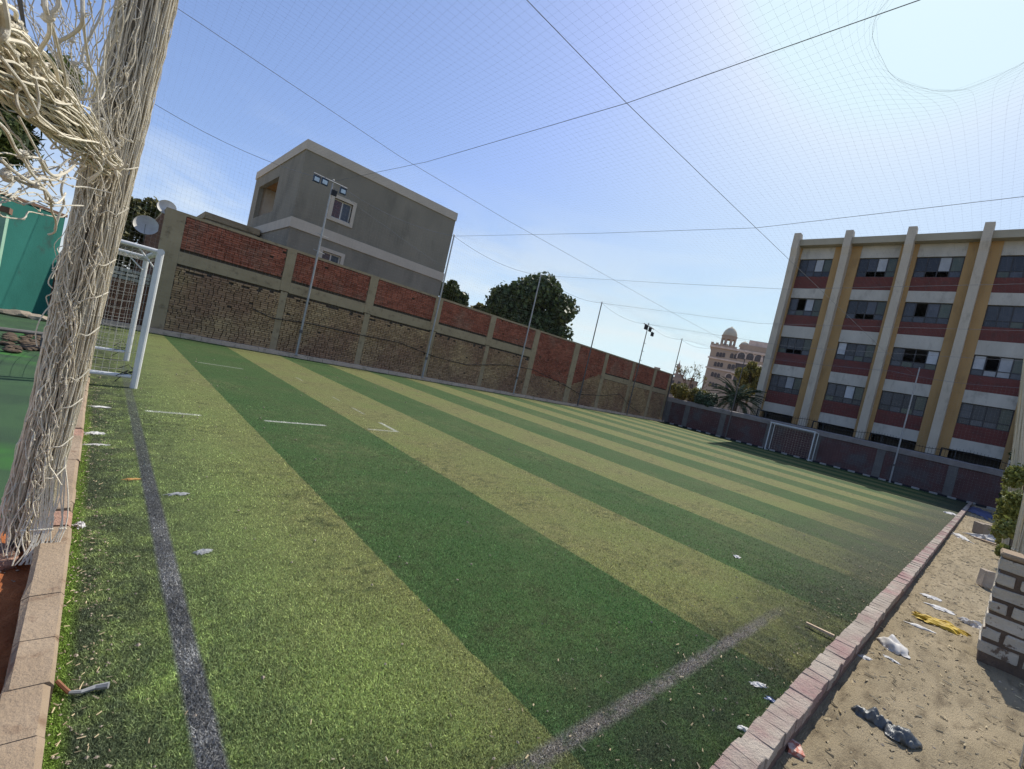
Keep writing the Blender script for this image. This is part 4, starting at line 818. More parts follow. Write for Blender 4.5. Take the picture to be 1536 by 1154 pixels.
# overhead net
def ztop(x):
    ed = [-.1]+PX
    for a, b in zip(ed[:-1], ed[1:]):
        if x <= b: t = (x-a)/(b-a); return 7.05-.32*4*t*(1-t)
    return 7.05
hc = (7.05, 1.05); hr = (1.2, .98)
def warp(x, y):
    dx, dy = (x-hc[0])/hr[0], (y-hc[1])/hr[1]; p = math.hypot(dx, dy)+1e-6; q = (p**2.6+1)**(1/2.6)
    q *= 1+.06*math.sin(3*math.atan2(dy, dx)+1); q = max(q, p); f = q/p
    return hc[0]+dx*hr[0]*f, hc[1]+dy*hr[1]*f
def znet(x, y):
    a = abs(math.sin(math.pi*(x-5.95)/5.98)); b = math.sin(math.pi*min(max(y/19, 0), 1))
    z = 7.0-.5*b**.6-.13*a*b+.03*mn.noise((x*.7, y*.7, 0)); k = min(1, max(0, (y-16.5)/2.48)); return z+(ztop(x)-z)*k*k
def net_mesh(lines, r, mat, name):
    vs = []; fs = []
    for ln in lines:
        n0 = len(vs); N = len(ln)
        for i, p in enumerate(ln):
            t = (Vector(ln[min(i+1, N-1)])-Vector(ln[max(i-1, 0)])).normalized(); u = t.orthogonal().normalized(); b = t.cross(u); p = Vector(p)
            vs += [p+u*r, p-u*r*.5+b*r*.87, p-u*r*.5-b*r*.87]
        for i in range(N-1):
            k = n0+i*3; fs += [(k, k+1, k+4, k+3), (k+1, k+2, k+5, k+4), (k+2, k, k+3, k+5)]
    me = bpy.data.meshes.new(name); me.from_pydata(vs, [], fs); me.materials.append(mat); me.update(); return me
lines = []
for y in np.arange(-.45, 18.98, .13):
    pts = []
    xs_ = np.concatenate([np.arange(-.1, 12, .3 if y > 4 else .13), np.arange(12, 35.4, .9)])
    for x in xs_: xx, yy = warp(x, y); pts.append((xx, yy, znet(xx, yy)))
    lines.append(pts)
for x in np.arange(-.1, 35.3, .13):
    pts = []
    for y in np.concatenate([np.arange(-.45, 4, .13 if x < 12 else .7), np.arange(4, 19, .7)]): xx, yy = warp(x, y); pts.append((xx, yy, znet(xx, yy)))
    lines.append(pts)
cut = []
for ln in lines:
    cur = [ln[0]]
    for a, b in zip(ln[:-1], ln[1:]):
        mxx, myy = (a[0]+b[0])/2-hc[0], (a[1]+b[1])/2-hc[1]
        if (mxx/hr[0])**2+(myy/hr[1])**2 < .9:
            if len(cur) > 1: cut.append(cur)
            cur = [b]
        else: cur.append(b)
    if len(cur) > 1: cut.append(cur)
lines = cut
link('overhead_net', net_mesh(lines, .00065, mt['cord_roof'], 'overhead_net'), label='fine square mesh net stretched over the whole pitch with a torn hole', cat='net')
# frayed rim of the hole
rim = []
for q in range(61):
    a = 2*math.pi*q/60; x, y = hc[0]+hr[0]*1.01*math.cos(a)*(1+.06*math.sin(3*a+1)+.02*math.sin(7*a)), hc[1]+hr[1]*1.01*math.sin(a)*(1+.06*math.sin(3*a+1)+.02*math.sin(7*a)); rim.append((x, y, znet(x, y)+.004))
MB().tube(rim, .0012, 5).build('hole_rim', mt['rope'], bpy.data.objects['overhead_net'])
# side net along the brick wall and net across the far end
lines = [[(x, PY+.03*mn.noise((x, z, 0)), z) for z in np.linspace(.15, ztop(x), 7)] for x in np.arange(-.1, 35.3, .13)]
lines += [[(x, PY+.03*mn.noise((x, k*7, 0)), .15+(ztop(x)-.15)*k) for x in np.arange(-.1, 35.3, .75)] for k in np.linspace(0, 1, 53)]
link('side_net', net_mesh(lines, .0011, mt['cord_side'], 'side_net'), label='fine mesh net hanging in front of the long brick wall', cat='net')
lines = [[(35.36, y, z) for z in np.linspace(.2, 6.6, 5)] for y in np.arange(-.4, 18.9, .15)]+[[(35.36, y, z) for y in np.linspace(-.4, 18.9, 12)] for z in np.arange(.2, 6.6, .15)]
link('end_net', net_mesh(lines, .001, mt['cord_side'], 'end_net'), label='fine mesh net hanging across the far end before the school', cat='net')
# black cable hanging along the wall
cp = [(4.2, 1.5), (4.9, 1.32), (6.43, 1.45), (8.44, 1.45), (10.39, 1.5), (12.32, 1.23), (14.43, 1.16), (17.18, 1.64), (19.35, 1.74), (22.69, 1.19), (24.22, .85), (26.82, 1.1), (28.8, 1.45), (30.49, .73), (32.1, .37)]
MB().tube([(x, yW-.06, z) for x, z in cp], .016, 6).build('cable', mt['iron'], None, 'black cable looping along the face of the long brick wall', 'cable')

# ------------------------------------------------------------------ goals
g1 = empty('goal', 'near white steel goal with a cord net at the left edge of the pitch', 'goal', (.3, 9.9, 0))
def bar(a, b, r, par, name, m='white_metal', n=12): return MB().tube([a, b], r, n).build(name, mt[m], par)
ya, yb, xf, xb = 8.5, 11.33, .56, -.2
bar((xf, ya, 0), (xf, ya, 2.03), .045, g1, 'post'); bar((xf, yb, 0), (xf, yb, 2.03), .045, g1, 'post')
bar((xf, ya-.044, 2.02), (xf, yb+.044, 2.02), .045, g1, 'crossbar')
bar((xf-.03, ya, 2.02), (xb, ya, 2.02), .03, g1, 'top_bar'); bar((xf-.03, yb, 2.02), (xb, yb, 2.02), .03, g1, 'top_bar')
bar((xf-.05, ya, .165), (xb, ya, .165), .03, g1, 'ground_bar'); bar((xf-.05, yb, .165), (xb, yb, .165), .03, g1, 'ground_bar')
bar((xb, ya-.03, 2.02), (xb, yb+.03, 2.02), .03, g1, 'rear_bar'); bar((xb, ya-.03, .165), (xb, yb+.03, .165), .03, g1, 'rear_bar')
bar((xb, ya, .13), (xb, ya, 2.02), .03, g1, 'rear_post'); bar((xb, yb, .13), (xb, yb, 2.02), .03, g1, 'rear_post')
bar((xf-.02, ya+.05, 1.76), (xf-.24, ya+.02, 2.0), .012, g1, 'brace'); bar((xf-.02, yb-.05, 1.76), (xf-.3, yb-.02, 2.0), .012, g1, 'brace')
for y in (ya, yb):
    mb = MB()
    for q in range(6):
        a = Vector((xf-.02, y, .17+.02*q)); mb.tube([a, a+Vector((-.08, random.uniform(-.06, .06), random.uniform(-.08, .1))), a+Vector((-.2, random.uniform(-.1, .1), random.uniform(-.16, .05)))], .006, 5)
    mb.build('lashing', mt['iron'], g1)
def sagp(x, y, z, k): return (x+k*.0, y, z)
lines = []
hN = 15
for yy in (ya, yb):
    for i in range(hN+1):
        z = .16+(2.0-.16)*i/hN; lines.append([(xb+(xf-xb)*t/8, yy+.05*math.sin(math.pi*t/8)*math.sin(math.pi*i/hN), z-.04*math.sin(math.pi*t/8)) for t in range(9)])
    for i in range(11):
        x = xb+(xf-xb)*i/10; lines.append([(x, yy+.05*math.sin(math.pi*i/10)*math.sin(math.pi*t/8), .16+(1.84)*t/8-.04*math.sin(math.pi*i/10)) for t in range(9)])
for i in range(hN+1): z = .16+1.84*i/hN; lines.append([(xb-.12*math.sin(math.pi*t/12)*math.sin(math.pi*i/hN), ya+(yb-ya)*t/12, z) for t in range(13)])
for i in range(23): y = ya+(yb-ya)*i/22; lines.append([(xb-.12*math.sin(math.pi*i/22)*math.sin(math.pi*t/8), y, .16+1.84*t/8) for t in range(9)])
for i in range(11): x = xb+(xf-xb)*i/10; lines.append([(x, ya+(yb-ya)*t/12, 2.0-.1*math.sin(math.pi*t/12)) for t in range(13)])
for i in range(23): y = ya+(yb-ya)*i/22; lines.append([(xb+(xf-xb)*t/6, y, 2.0-.1*math.sin(math.pi*i/22)) for t in range(7)])
link('net', net_mesh(lines, .0022, mt['goal_cord'], 'net'), g1)
g2 = empty('goal', 'far white goal standing in shade against the end wall', 'goal', (35.0, 9.5, 0))
y1_, y0_ = onX(1146.9, 674, 35.1).y, onX(1212, 691, 35.1).y; xf, xb = 35.1, 35.58
for y in (y1_, y0_): bar((xf, y, 0), (xf, y, 1.96), .038, g2, 'post', n=8); bar((xb, y-.1, 0), (xb, y-.1, 1.9), .03, g2, 'rear_post', n=8); bar((xf, y, 1.95), (xb, y-.1, 1.9), .03, g2, 'top_bar', n=8); bar((xf, y, .03), (xb, y-.1, .03), .03, g2, 'ground_bar', n=8)
bar((xf, y1_+.05, 1.95), (xf, y0_-.05, 1.95), .038, g2, 'crossbar', n=8); bar((xb, y1_-.1, 1.9), (xb, y0_-.1, 1.9), .03, g2, 'rear_bar', n=8)
lines = [[(xf+(xb-xf)*t, y1_+(y0_-y1_)*i/16-.05, 1.9*(1-t*0)) for t in (0, 1)] for i in range(17)]+[[(xb-.03, y1_+(y0_-y1_)*i/16-.1, z) for z in (0.05, 1, 1.9)] for i in range(17)]+[[(xb-.03, y, z) for y in (y1_-.1, y0_-.1)] for z in np.arange(.1, 1.9, .15)]
link('net', net_mesh(lines, .003, mt['cord_dim'], 'net'), g2)

# ------------------------------------------------------------------ satellite dishes
for (u, v, y, r, lab) in ((219, 340, 21.3, .36, 'larger pale satellite dish low on the red brick wall'), (250, 313, 19.75, .26, 'small satellite dish at the top corner of the brick wall')):
    c = onY(u, v, y); d = empty('satellite_dish', lab, 'dish', c)
    mb = MB(); prof = [(.001, .0)]+[(r*q/6, .28*r*(q/6)**2) for q in range(1, 7)]+[(r*1.02, .28*r+.01), (r*.98, .27*r-.03), (r*.4, -.03), (.001, -.04)]
    vs0 = MB().lathe(prof, 20); n_ = (Vector((-.1, -1, .45))).normalized(); q_ = n_.to_track_quat('Z', 'Y'); vs0.v = [tuple(c+q_ @ Vector(p)) for p in vs0.v]
    vs0.build('reflector', mt['dish'], d, smooth=True)
    MB().tube([c+q_ @ Vector((0, -r*.95, .05)), c+q_ @ Vector((0, -.12, r*1.0))], .01, 5).build('feed_arm', mt['pole'], d); MB().tube([c-n_*.03, c-n_*.15, c-n_*.18-Vector((0, 0, .45))], .02, 6).build('mount', mt['pole_dark'], d)

# ------------------------------------------------------------------ gathered nets
def strand(mb, pts, r, mi=0, n=6, sub=3):
    P = [Vector(p) for p in pts]; out = []
    for i in range(len(P)-1):
        p0, p1, p2, p3 = P[max(i-1, 0)], P[i], P[i+1], P[min(i+2, len(P)-1)]
        for q in range(sub):
            t = q/sub; out.append(.5*((2*p1)+(p2-p0)*t+(2*p0-5*p1+4*p2-p3)*t*t+(3*p1-p0-3*p2+p3)*t**3))
    out.append(P[-1]); mb.tube(out, r, n, mi); return out
def knot(mb, p, r, mi=0):
    r *= .8; k = random.uniform(0, 6); prof = [(.05, -1.05), (.75, -.75), (1.05, -.1), (.8, .65), (.05, 1.05)]; n = 6
    ax = Vector((random.uniform(-.5, .5), random.uniform(-.5, .5), 1)).to_track_quat('Z', 'Y'); p = Vector(p)
    vs = [p+ax @ Vector((a*math.cos(k+6.2832*q/n), a*math.sin(k+6.2832*q/n), z))*r*random.uniform(.85, 1.15) for a, z in prof for q in range(n)]
    mb.add(vs, [(i*n+q, i*n+(q+1) % n, (i+1)*n+(q+1) % n, (i+1)*n+q) for i in range(4) for q in range(n)], mi)
# left: curtain of net gathered on its pole
gn = empty('gathered_net', 'thick bundle of off white netting gathered on a pole at the left edge', 'net', (-.1, 3.3, 0))
BY = 3.3
def xl_(z): return -.165+.012*(z-1)-.05*max(0, .75-z)      # left edge
def xr_(z): return -.012+.030*z
polex = lambda z: -.115+.012*z
MB().tube([(polex(z)-.012, BY+.05, z) for z in (-.1, 1, 2, 3, 4.5)], [.036, .036, .034, .033, .03], 12).build('pole', mt['rust'], gn)
main = MB(); pale = MB()
zz = np.linspace(.02, 4.6, 40)
for q in range(330):            # hanging strands
    f = (q+.5)/330; d = random.uniform(-.07, .06); ph = random.uniform(0, 6); wv = random.uniform(.002, .007); r = random.choice((.0016, .002, .0027))
    zlow = .02+random.uniform(0, .18)*(f < .7)+.02
    if f > .55: zlow = random.uniform(.05, .4)
    drift = random.uniform(-.07, .07)
    pts = []
    for z in zz:
        if z < zlow: continue
        ff = min(max(f+drift*math.sin(z*.7+ph), 0), 1); depth_ = d*math.sqrt(max(.05, 1-(2*ff-1)**2))
        x = xl_(z)+(xr_(z)-xl_(z))*ff+wv*math.sin(z*17+ph)+random.uniform(-.0018, .0018)
        pts.append((x, BY-.03+depth_+wv*math.cos(z*13+ph), z))
    tgt = pale if f > .5 and random.random() < .6 else main
    strand(tgt, pts, r, 0, 5, 2)
    if f > .42:
        z = zlow+random.uniform(.05, .3)
        while z < 4.5:
            i_ = min(len(pts)-1, max(0, int((z-pts[0][2])/(zz[1]-zz[0])))); knot(tgt, pts[i_], r*2.0); z += random.uniform(.22, .34)
for q in range(230):            # slack loops and diagonal ties hanging off the left half
    z = random.uniform(.05, 2.9); f = random.uniform(0., .62); x = xl_(z)+(xr_(z)-xl_(z))*f; y = BY-.1-.03*random.random()
    pts = [(x, y+.03, z)]
    for s_ in range(random.randint(3, 6)): x += random.uniform(-.022, .024); z -= random.uniform(.02, .085); y += random.uniform(-.012, .012); pts.append((x, y, max(.02, z)))
    strand(main if random.random() < .7 else pale, pts, random.choice((.0017, .0021, .0028)), 0, 5, 3)
    if random.random() < .5: knot(main, pts[-1], .006)
for q in range(9):              # pale cross strands over the right half
    z = .45+q*.2+random.uniform(-.05, .05); x0 = xl_(z)+.5*(xr_(z)-xl_(z)); x1 = xr_(z)+.004; pts = [(x0, BY-.11, z-.06), (x0+(x1-x0)*.3, BY-.12, z-.03), (x0+(x1-x0)*.6, BY-.12, z-.035+random.uniform(-.01, .02)), (x1, BY-.07, z+.02)]
    strand(pale, pts, .0032, 0, 6, 4); knot(pale, pts[0], .008)
for q in range(24):             # frayed lower hem splayed over the kerb
    x0 = random.uniform(-.12, .0); pts = [(x0, BY-.06, .55), (x0+random.uniform(-.02, .05), BY-.1, .35), (x0+random.uniform(-.03, .06), BY-.13, .18), (x0+random.uniform(-.04, .06), BY-.2, .03)]
    strand(pale, pts, .003, 0, 5, 3); knot(pale, pts[2], .008)
main.build('strands', mt['cord_dim'], gn, kind='stuff'); pale.build('pale_strands', mt['cord'], gn, kind='stuff')
mb = MB(); mb.tube([(polex(z)+.005, BY-.02, z) for z in np.linspace(.1, 4.5, 20)], [.045+.006*math.sin(z*3) for z in np.linspace(.1, 4.5, 20)], 14); mb.build('packed_core', mt['core_dark'], gn)

# side swag: thick twisted hank running towards the camera at top left
hk = empty('net_hank', 'thick twisted hank of pale netting reaching from the pole to the upper left corner', 'net', depth(70, 170, 1.6))
mb = MB(); P0 = depth(150, 232, 2.2)
axis = [depth(168, 250, 2.24), depth(140, 222, 2.1), depth(100, 185, 1.75), depth(55, 140, 1.4), depth(10, 95, 1.12), depth(-40, 40, .9), depth(-110, -30, .7)]
rad = [.05, .062, .072, .076, .074, .07, .07]
U1, U2 = (RT*.55-DN*.8).normalized(), FW
for q in range(150):
    a = random.uniform(0, 6.28); tw = random.uniform(1.0, 4.2)*random.choice((1, 1, -.6)); k = random.uniform(.05, 1.0)**.5; pts = []
    for i, c in enumerate(axis): aa = a+tw*i/6; pts.append(c+(U1*math.cos(aa)+U2*math.sin(aa))*rad[i]*k*random.uniform(.8, 1.2)+RT*random.uniform(-.02, .02)+DN*random.uniform(-.02, .02))
    pts = [x_ for c0, c1 in zip(pts[:-1], pts[1:]) for x_ in (c0, c0.lerp(c1, .5)+RT*random.uniform(-.016, .016)+DN*random.uniform(-.016, .016))]+[pts[-1]]
    strand(mb, pts, random.choice((.0024, .003, .004)), 0, 6, 4)
    for _k in range(2): knot(mb, pts[random.randint(1, len(pts)-2)], .0095)
for q in range(34):             # knotted lumps where the hank is tied to the pole
    c = depth(random.gauss(132, 20), random.gauss(222, 18), random.uniform(2.02, 2.22)); pts = [c]
    for s_ in range(5): pts.append(pts[-1]+RT*random.uniform(-.05, .05)+DN*random.uniform(-.04, .04)+FW*random.uniform(-.02, .02))
    strand(mb, pts, random.choice((.0038, .0048)), 0, 6, 5)
mb.build('strands', mt['cord'], hk, kind='stuff')

# loose meshes in front of the sky
loose = [([(66, -30, 1.0), (68, 10, 1.0), (72, 25, 1.02), (74, 50, 1.05), (62, 72, 1.08), (48, 95, 1.1), (40, 88, 1.1), (12, 40, 1.0), (0, 5, .95)], .0052),
 ([(82, -30, 1.0), (88, 5, 1.02), (80, 18, 1.02), (72, 25, 1.02)], .0052), ([(72, 25, 1.02), (80, 45, 1.1), (88, 75, 1.2), (96, 105, 1.3), (98, 125, 1.35), (90, 160, 1.5), (88, 182, 1.6)], .0046),
 ([(123, -30, 1.3), (124, 20, 1.3), (122, 38, 1.32), (108, 52, 1.34), (90, 62, 1.36), (86, 72, 1.36)], .0062), ([(124, 20, 1.32), (128, 60, 1.4), (134, 95, 1.5), (140, 108, 1.6), (146, 125, 1.7), (140, 145, 1.8), (118, 149, 1.8), (104, 136, 1.75)], .0046),
 ([(158, -20, 1.7), (152, 20, 1.7), (138, 50, 1.7), (128, 70, 1.7), (124, 92, 1.7), (132, 100, 1.7)], .0048), ([(158, 60, 2.), (155, 110, 2.), (156, 140, 2.), (148, 152, 1.9), (135, 156, 1.9)], .0046),
 ([(0, 85, .9), (20, 110, .95), (34, 128, 1.0), (46, 150, 1.05), (56, 170, 1.1)], .0046), ([(48, 95, 1.1), (52, 115, 1.12), (58, 150, 1.15), (54, 168, 1.15), (40, 176, 1.15), (28, 162, 1.1), (24, 140, 1.1), (30, 132, 1.08)], .0042),
 ([(104, 136, 1.75), (106, 152, 1.8), (100, 168, 1.8), (104, 190, 1.9)], .003), ([(108, 160, 1.8), (115, 182, 1.9), (124, 190, 2.)], .003),
 ([(-20, 170, .95), (8, 195, 1.0), (22, 222, 1.1), (32, 232, 1.15), (58, 238, 1.3)], .0048), ([(32, 232, 1.15), (44, 255, 1.25), (60, 275, 1.4), (72, 290, 1.5), (82, 305, 1.6), (92, 300, 1.7), (98, 290, 1.8)], .0044),
 ([(-20, 262, 1.1), (10, 262, 1.15), (30, 272, 1.25), (50, 280, 1.35), (66, 285, 1.45), (76, 300, 1.55)], .005), ([(0, 238, 1.1), (18, 255, 1.15), (48, 274, 1.3), (60, 268, 1.45), (84, 270, 1.6), (92, 258, 1.7)], .0056),
 ([(60, 240, 1.3), (72, 258, 1.5), (84, 264, 1.6), (100, 258, 1.8), (112, 248, 1.9)], .0064), ([(76, 300, 1.55), (78, 318, 1.7), (84, 332, 1.8), (82, 348, 1.85), (72, 352, 1.85)], .0044), ([(98, 262, 1.8), (92, 285, 1.8), (96, 305, 1.85), (88, 325, 1.85), (82, 345, 1.85)], .005),
 ([(28, 175, 1.2), (44, 205, 1.3), (60, 236, 1.4), (66, 258, 1.5), (80, 280, 1.6)], .0036), ([(56, 270, 1.4), (70, 290, 1.5), (70, 300, 1.5), (66, 285, 1.45)], .004), ([(0, -10, .8), (6, 20, .82), (8, 40, .84), (2, 55, .84), (-20, 60, .84)], .009), ([(142, 240, 2.15), (152, 265, 2.18), (157, 285, 2.2), (156, 296, 2.2), (140, 290, 2.2)], .003)]
ln_ = MB()
for pts, r in loose:
    out = strand(ln_, [depth(*p) for p in pts], r*.82, 0, 8, 6)
for (u, v, d, r) in ((72, 25, 1.02, .014), (48, 95, 1.1, .011), (124, 20, 1.31, .011), (132, 100, 1.6, .013), (108, 62, 1.5, .009), (32, 232, 1.15, .013), (10, 262, 1.14, .018), (50, 276, 1.33, .015), (112, 95, 1.7, .011), (74, 300, 1.55, .012), (88, 62, 1.36, .011)):
    c = depth(u, v, d)
    for q in range(4): knot(ln_, c+Vector((random.uniform(-1, 1), random.uniform(-1, 1), random.uniform(-1, 1)))*r*.4, r*.75)
    for q in range(5): strand(ln_, [c, c+RT*random.uniform(-.02, .03)+DN*random.uniform(-.01, .01), c+RT*random.uniform(-.04, .06)+DN*random.uniform(-.02, .02)], .0009, 0, 4, 2)
for q in range(46):             # fine loose twine between the hank and the curtain
    u0, v0 = random.uniform(-20, 205), -25; u1, v1 = random.gauss(135, 25), random.uniform(120, 250); d0, d1 = random.uniform(1.5, 2.1), random.uniform(1.95, 2.2); pts = []
    for i in range(8): t = i/7; pts.append(depth(u0+(u1-u0)*t+random.uniform(-9, 9), v0+(v1-v0)*t+random.uniform(-6, 6), d0+(d1-d0)*t))
    strand(ln_, pts, random.choice((.0012, .0016, .0022)), 0, 5, 3)
    for p in pts[1:-1:2]: knot(ln_, p, .0055)
for q in range(22):
    u0, v0 = -30, random.uniform(120, 330); u1, v1 = random.gauss(105, 22), random.uniform(225, 330); d0, d1 = random.uniform(1.2, 1.7), random.uniform(1.7, 2.1); pts = []
    for i in range(8): t = i/7; pts.append(depth(u0+(u1-u0)*t+random.uniform(-8, 8), v0+(v1-v0)*t+random.uniform(-9, 9), d0+(d1-d0)*t))
    strand(ln_, pts, random.choice((.0014, .0018, .0026)), 0, 5, 3)
    for p in pts[1:-1:2]: knot(ln_, p, .006)
ln_.build('loose_netting', mt['cord_pale'], None, 'loose wide meshes of thick pale cord hanging before the sky at upper left', 'net')
MB().tube([depth(26, -20, 1.6), depth(36, 40, 1.9), (depth(52, 95, 2.4)), depth(70, 160, 3.)], [.009, .007, .006, .005], 6).build('hanging_cord', mt['rope'], None, 'dark blue cord running down behind the loose pale meshes', 'cord')
# right: three gathered nets along the touch line
def bundle(x, yc, r, z0, lean, label, ns=60, h=7):
    e = empty('gathered_net', label, 'net', (x, yc, z0)); mb = MB()
    MB().tube([(x, yc+lean*(z-1), z) for z in (z0, 2, h)], r*.72, 12).build('packed_core', mt['cord_dim'], e)
    MB().tube([(x+r*.3, yc+lean*(z-1), z) for z in (-.1, 2, h)], .03, 8).build('pole', mt['pole_dark'], e)
    for q in range(ns):
        a = random.uniform(0, 6.28); ph = random.uniform(0, 6); rr = r*random.uniform(.82, 1.05)
        pts = [(x+rr*math.cos(a+.25*math.sin(z+ph)), yc+lean*(z-1)+rr*math.sin(a+.25*math.sin(z+ph)), z) for z in np.linspace(z0, h, 16)]
        strand(mb, pts, .0038, 0, 4, 2)
        for p in pts[::2]: knot(mb, p, .009)
    mb.build('strands', mt['cord'], e, kind='stuff'); return e
bundle(6.7, -.37, .125, .0, .035, 'gathered net rising behind the stub of block wall at the right edge', 70)
bundle(14.6, -.43, .12, .02, .10, 'gathered net further back along the right edge, with leaves at its foot', 60)
bundle(4.15, -.47, .1, -.02, .03, 'gathered net close by at the lower right corner', 60)

# ------------------------------------------------------------------ stub of block wall on the verge
bs = empty('block_pier', 'stub of white washed block wall with brown mortar at the right edge', 'pier', (6.1, -.5, 0))
MB().box(5.975, 6.35, -.95, -.195, -.06, .9).build('mortar', mt['mortar_brown'], bs)
z = .06; row = 0
for row in range(7):
    wds = [.11, .23, .23, .23] if row % 2 else [.24, .2, .23, .2]
    y = -.182; h = .092
    for wd in wds:
        if y-wd < -.97: break
        b_ = MB(); b_.bbox(5.958+random.uniform(-.004, .004), 6.36, y-wd, y, z+random.uniform(-.004, .004), z+h+random.uniform(-.006, .006), .009, jit=.006)
        b_.build('block', mt['block_whitewash'], bs); y -= wd+.03
    z += .122
MB().bbox(5.95, 6.37, -.97, -.172, .903, .945, .012, jit=.004).build('cap', mt['kerb_stone'], bs)
b_ = MB(); b_.bbox(-.09, .09, -.05, .05, 0, .2, .012, jit=.008); o = b_.build('loose_block', mt['rock'], None, 'grey block leaning against the far side of the white washed stub', 'block'); p = onZ(1481, 868); o.location = (9.9, -.2, -.02); o.scale = (1.3, 1.1, 1.25); o.rotation_euler = (.08, .1, .3)

# ------------------------------------------------------------------ litter on the verge and the turf
def rumple(name, label, cat, pos, sx, sy, h, mat, rot=0., n=14, rough=1., seed=None, edge=.5, fr=2.6):
    s = seed if seed is not None else random.random()*90; vs = []
    for j in range(n+1):
        for i in range(n+1):
            a, b = i/n*2-1, j/n*2-1; e = max(0, 1-(a*a+b*b)**1.2) if True else 0
            k = 1+.4*mn.noise((a*1.5, b*1.5, s))+edge*mn.noise((a*3.2, b*3.2, s+11))*(a*a+b*b); z = h*(e**.5)*(.45+.55*abs(mn.noise((a*fr, b*fr*.6, s+3)))*2)+.25*h*rough*mn.noise((a*6, b*6, s+5))
            # square to disc
            da = a*math.sqrt(1-b*b/2); db = b*math.sqrt(1-a*a/2); vs.append((da*sx*k, db*sy*k, max(z, .0)+.004))
    fs = [(j*(n+1)+i, j*(n+1)+i+1, (j+1)*(n+1)+i+1, (j+1)*(n+1)+i) for j in range(n) for i in range(n)]
    o = MB().add(vs, fs).build(name, mt[mat], None, label, cat, smooth=rough < .8)
    md = o.modifiers.new('thickness', 'SOLIDIFY'); md.thickness = .003
    o.location = pos; o.rotation_euler = (0, 0, rot); return o
def at(u, v, z=0): p = onZ(u, v, 0); return (p.x, p.y, z if p.y > .55 and p.x > .08 else hdirt(p.x, p.y)+z)
bag = empty('plastic_bag', 'crumpled black plastic bag twisted in the middle on the dirt', 'bag', at(1330, 1088))
for (u, v, sx, sy, h, r, nm) in ((1304, 1074, .10, .05, .06, -1.35, 'bag_end'), (1352, 1102, .085, .072, .06, -1.2, 'bag_end')):
    o = rumple(nm, None, None, (0, 0, 0), sx, sy, h*1.1, 'plastic_black', r, 24, .25, None, .12, 2.2)
    for k_ in ('label', 'category'):
        if k_ in o: del o[k_]
    o.parent = bag; pp = Vector(at(u, v))-bag.location; o.location = pp
rumple('milk_pouch', 'puffy white plastic pouch lying beside the kerb', 'pouch', at(1340, 970), .09, .15, .075, 'plastic_white', 1.9, 18, .2, None, .12, 1.2)
rumple('plastic_bag', 'crumpled yellow plastic bag on the dirt', 'bag', at(1412, 936), .10, .22, .06, 'plastic_yellow', .1, 16)
rumple('paper_sheet', 'folded white paper sheet next to the yellow bag', 'paper', at(1383, 939), .035, .12, .015, 'paper', .25, 10, .6)
rumple('paper_scrap', 'torn white paper lying above the yellow bag', 'paper', at(1411, 911), .08, .11, .02, 'paper', .3, 10)
rumple('paper_scrap', 'white tissue nearest the kerb above the torn paper', 'paper', at(1397, 894), .07, .11, .015, 'paper', .6, 10)
rumple('plastic_bag', 'crumpled white plastic bag against the foot of the block stub', 'bag', at(1461, 937), .11, .10, .05, 'plastic_white', .2, 14)
rumple('paper_scrap', 'small white scrap left of the puffy pouch', 'paper', at(1299, 984), .03, .05, .012, 'paper', .8, 8); rumple('paper_scrap', 'bluish white scrap just below the puffy pouch', 'paper', at(1337, 988), .025, .05, .012, 'paper', -.3, 8)
rumple('paper_scrap', 'pale scrap of paper above the black bag by the kerb', 'paper', at(1243, 1072), .012, .03, .006, 'straw', 1.2, 8)
o = MB().box(-.05, .05, -.035, .035, 0, .028, jit=.004).build('carton', mt['red_card'], None, 'small flattened red carton beside the kerb at the bottom', 'carton'); o.location = at(1190, 1119); o.rotation_euler = (.08, .05, .5)
o = MB().box(0, .022, -.2, 0, .012, .03, jit=.003).build('wood_batten', mt['wood'], None, 'pale wooden batten lying on the turf against the kerb', 'batten'); p = onZ(1207, 940); o.location = (p.x, p.y, 0.01); o.rotation_euler = (.0, .0, .02)
MB().tube([onZ(86, 1022, .02), onZ(96, 1032, .02), onZ(104, 1039, .02)], .007, 6).build('strip_end', mt['rust_metal'], tag(MB().tube([onZ(104, 1039, .02), onZ(122, 1038, .022), onZ(143, 1031, .02), onZ(163, 1028, .025)], [.006, .007, .009, .012], 6).build('strap_strip', mt['grey_strap']), 'twisted grey strap with a rusty end on the turf by the kerb', 'strap'), label='rusty end')
rumple('paper_scrap', 'crumpled white paper ball on the turf edge by the bare kerb brick', 'paper', at(119, 790), .025, .035, .03, 'paper', .4, 10)
rumple('paper_scrap', 'white scrap on the turf by the gathered net, furthest along the kerb', 'paper', at(142, 651), .08, .035, .02, 'paper', .1, 10); rumple('paper_scrap', 'thin white strip on the turf nearer than the furthest scrap', 'paper', at(146, 668), .08, .018, .012, 'paper', .05, 8)
rumple('paper_scrap', 'white scrap on the turf near the goal ground bar', 'paper', at(150, 611), .09, .03, .012, 'paper', .1, 8)
rumple('dry_leaf', 'dry orange leaf on the turf left of the painted goal line', 'leaf', at(197, 720), .05, .02, .012, 'orange_leaf', .1, 8)
rumple('plastic_scrap', 'clear grey plastic scrap right of the painted goal line, further back', 'scrap', at(268, 742), .07, .03, .012, 'grey_strap', .1, 8); rumple('plastic_scrap', 'grey plastic scrap right of the painted goal line, nearer the camera', 'scrap', at(304, 829), .05, .025, .014, 'grey_strap', .3, 8)
rumple('paper_scrap', 'white scrap on the dark turf stripe at the right', 'paper', at(1105, 836), .05, .035, .02, 'paper', .2, 8)
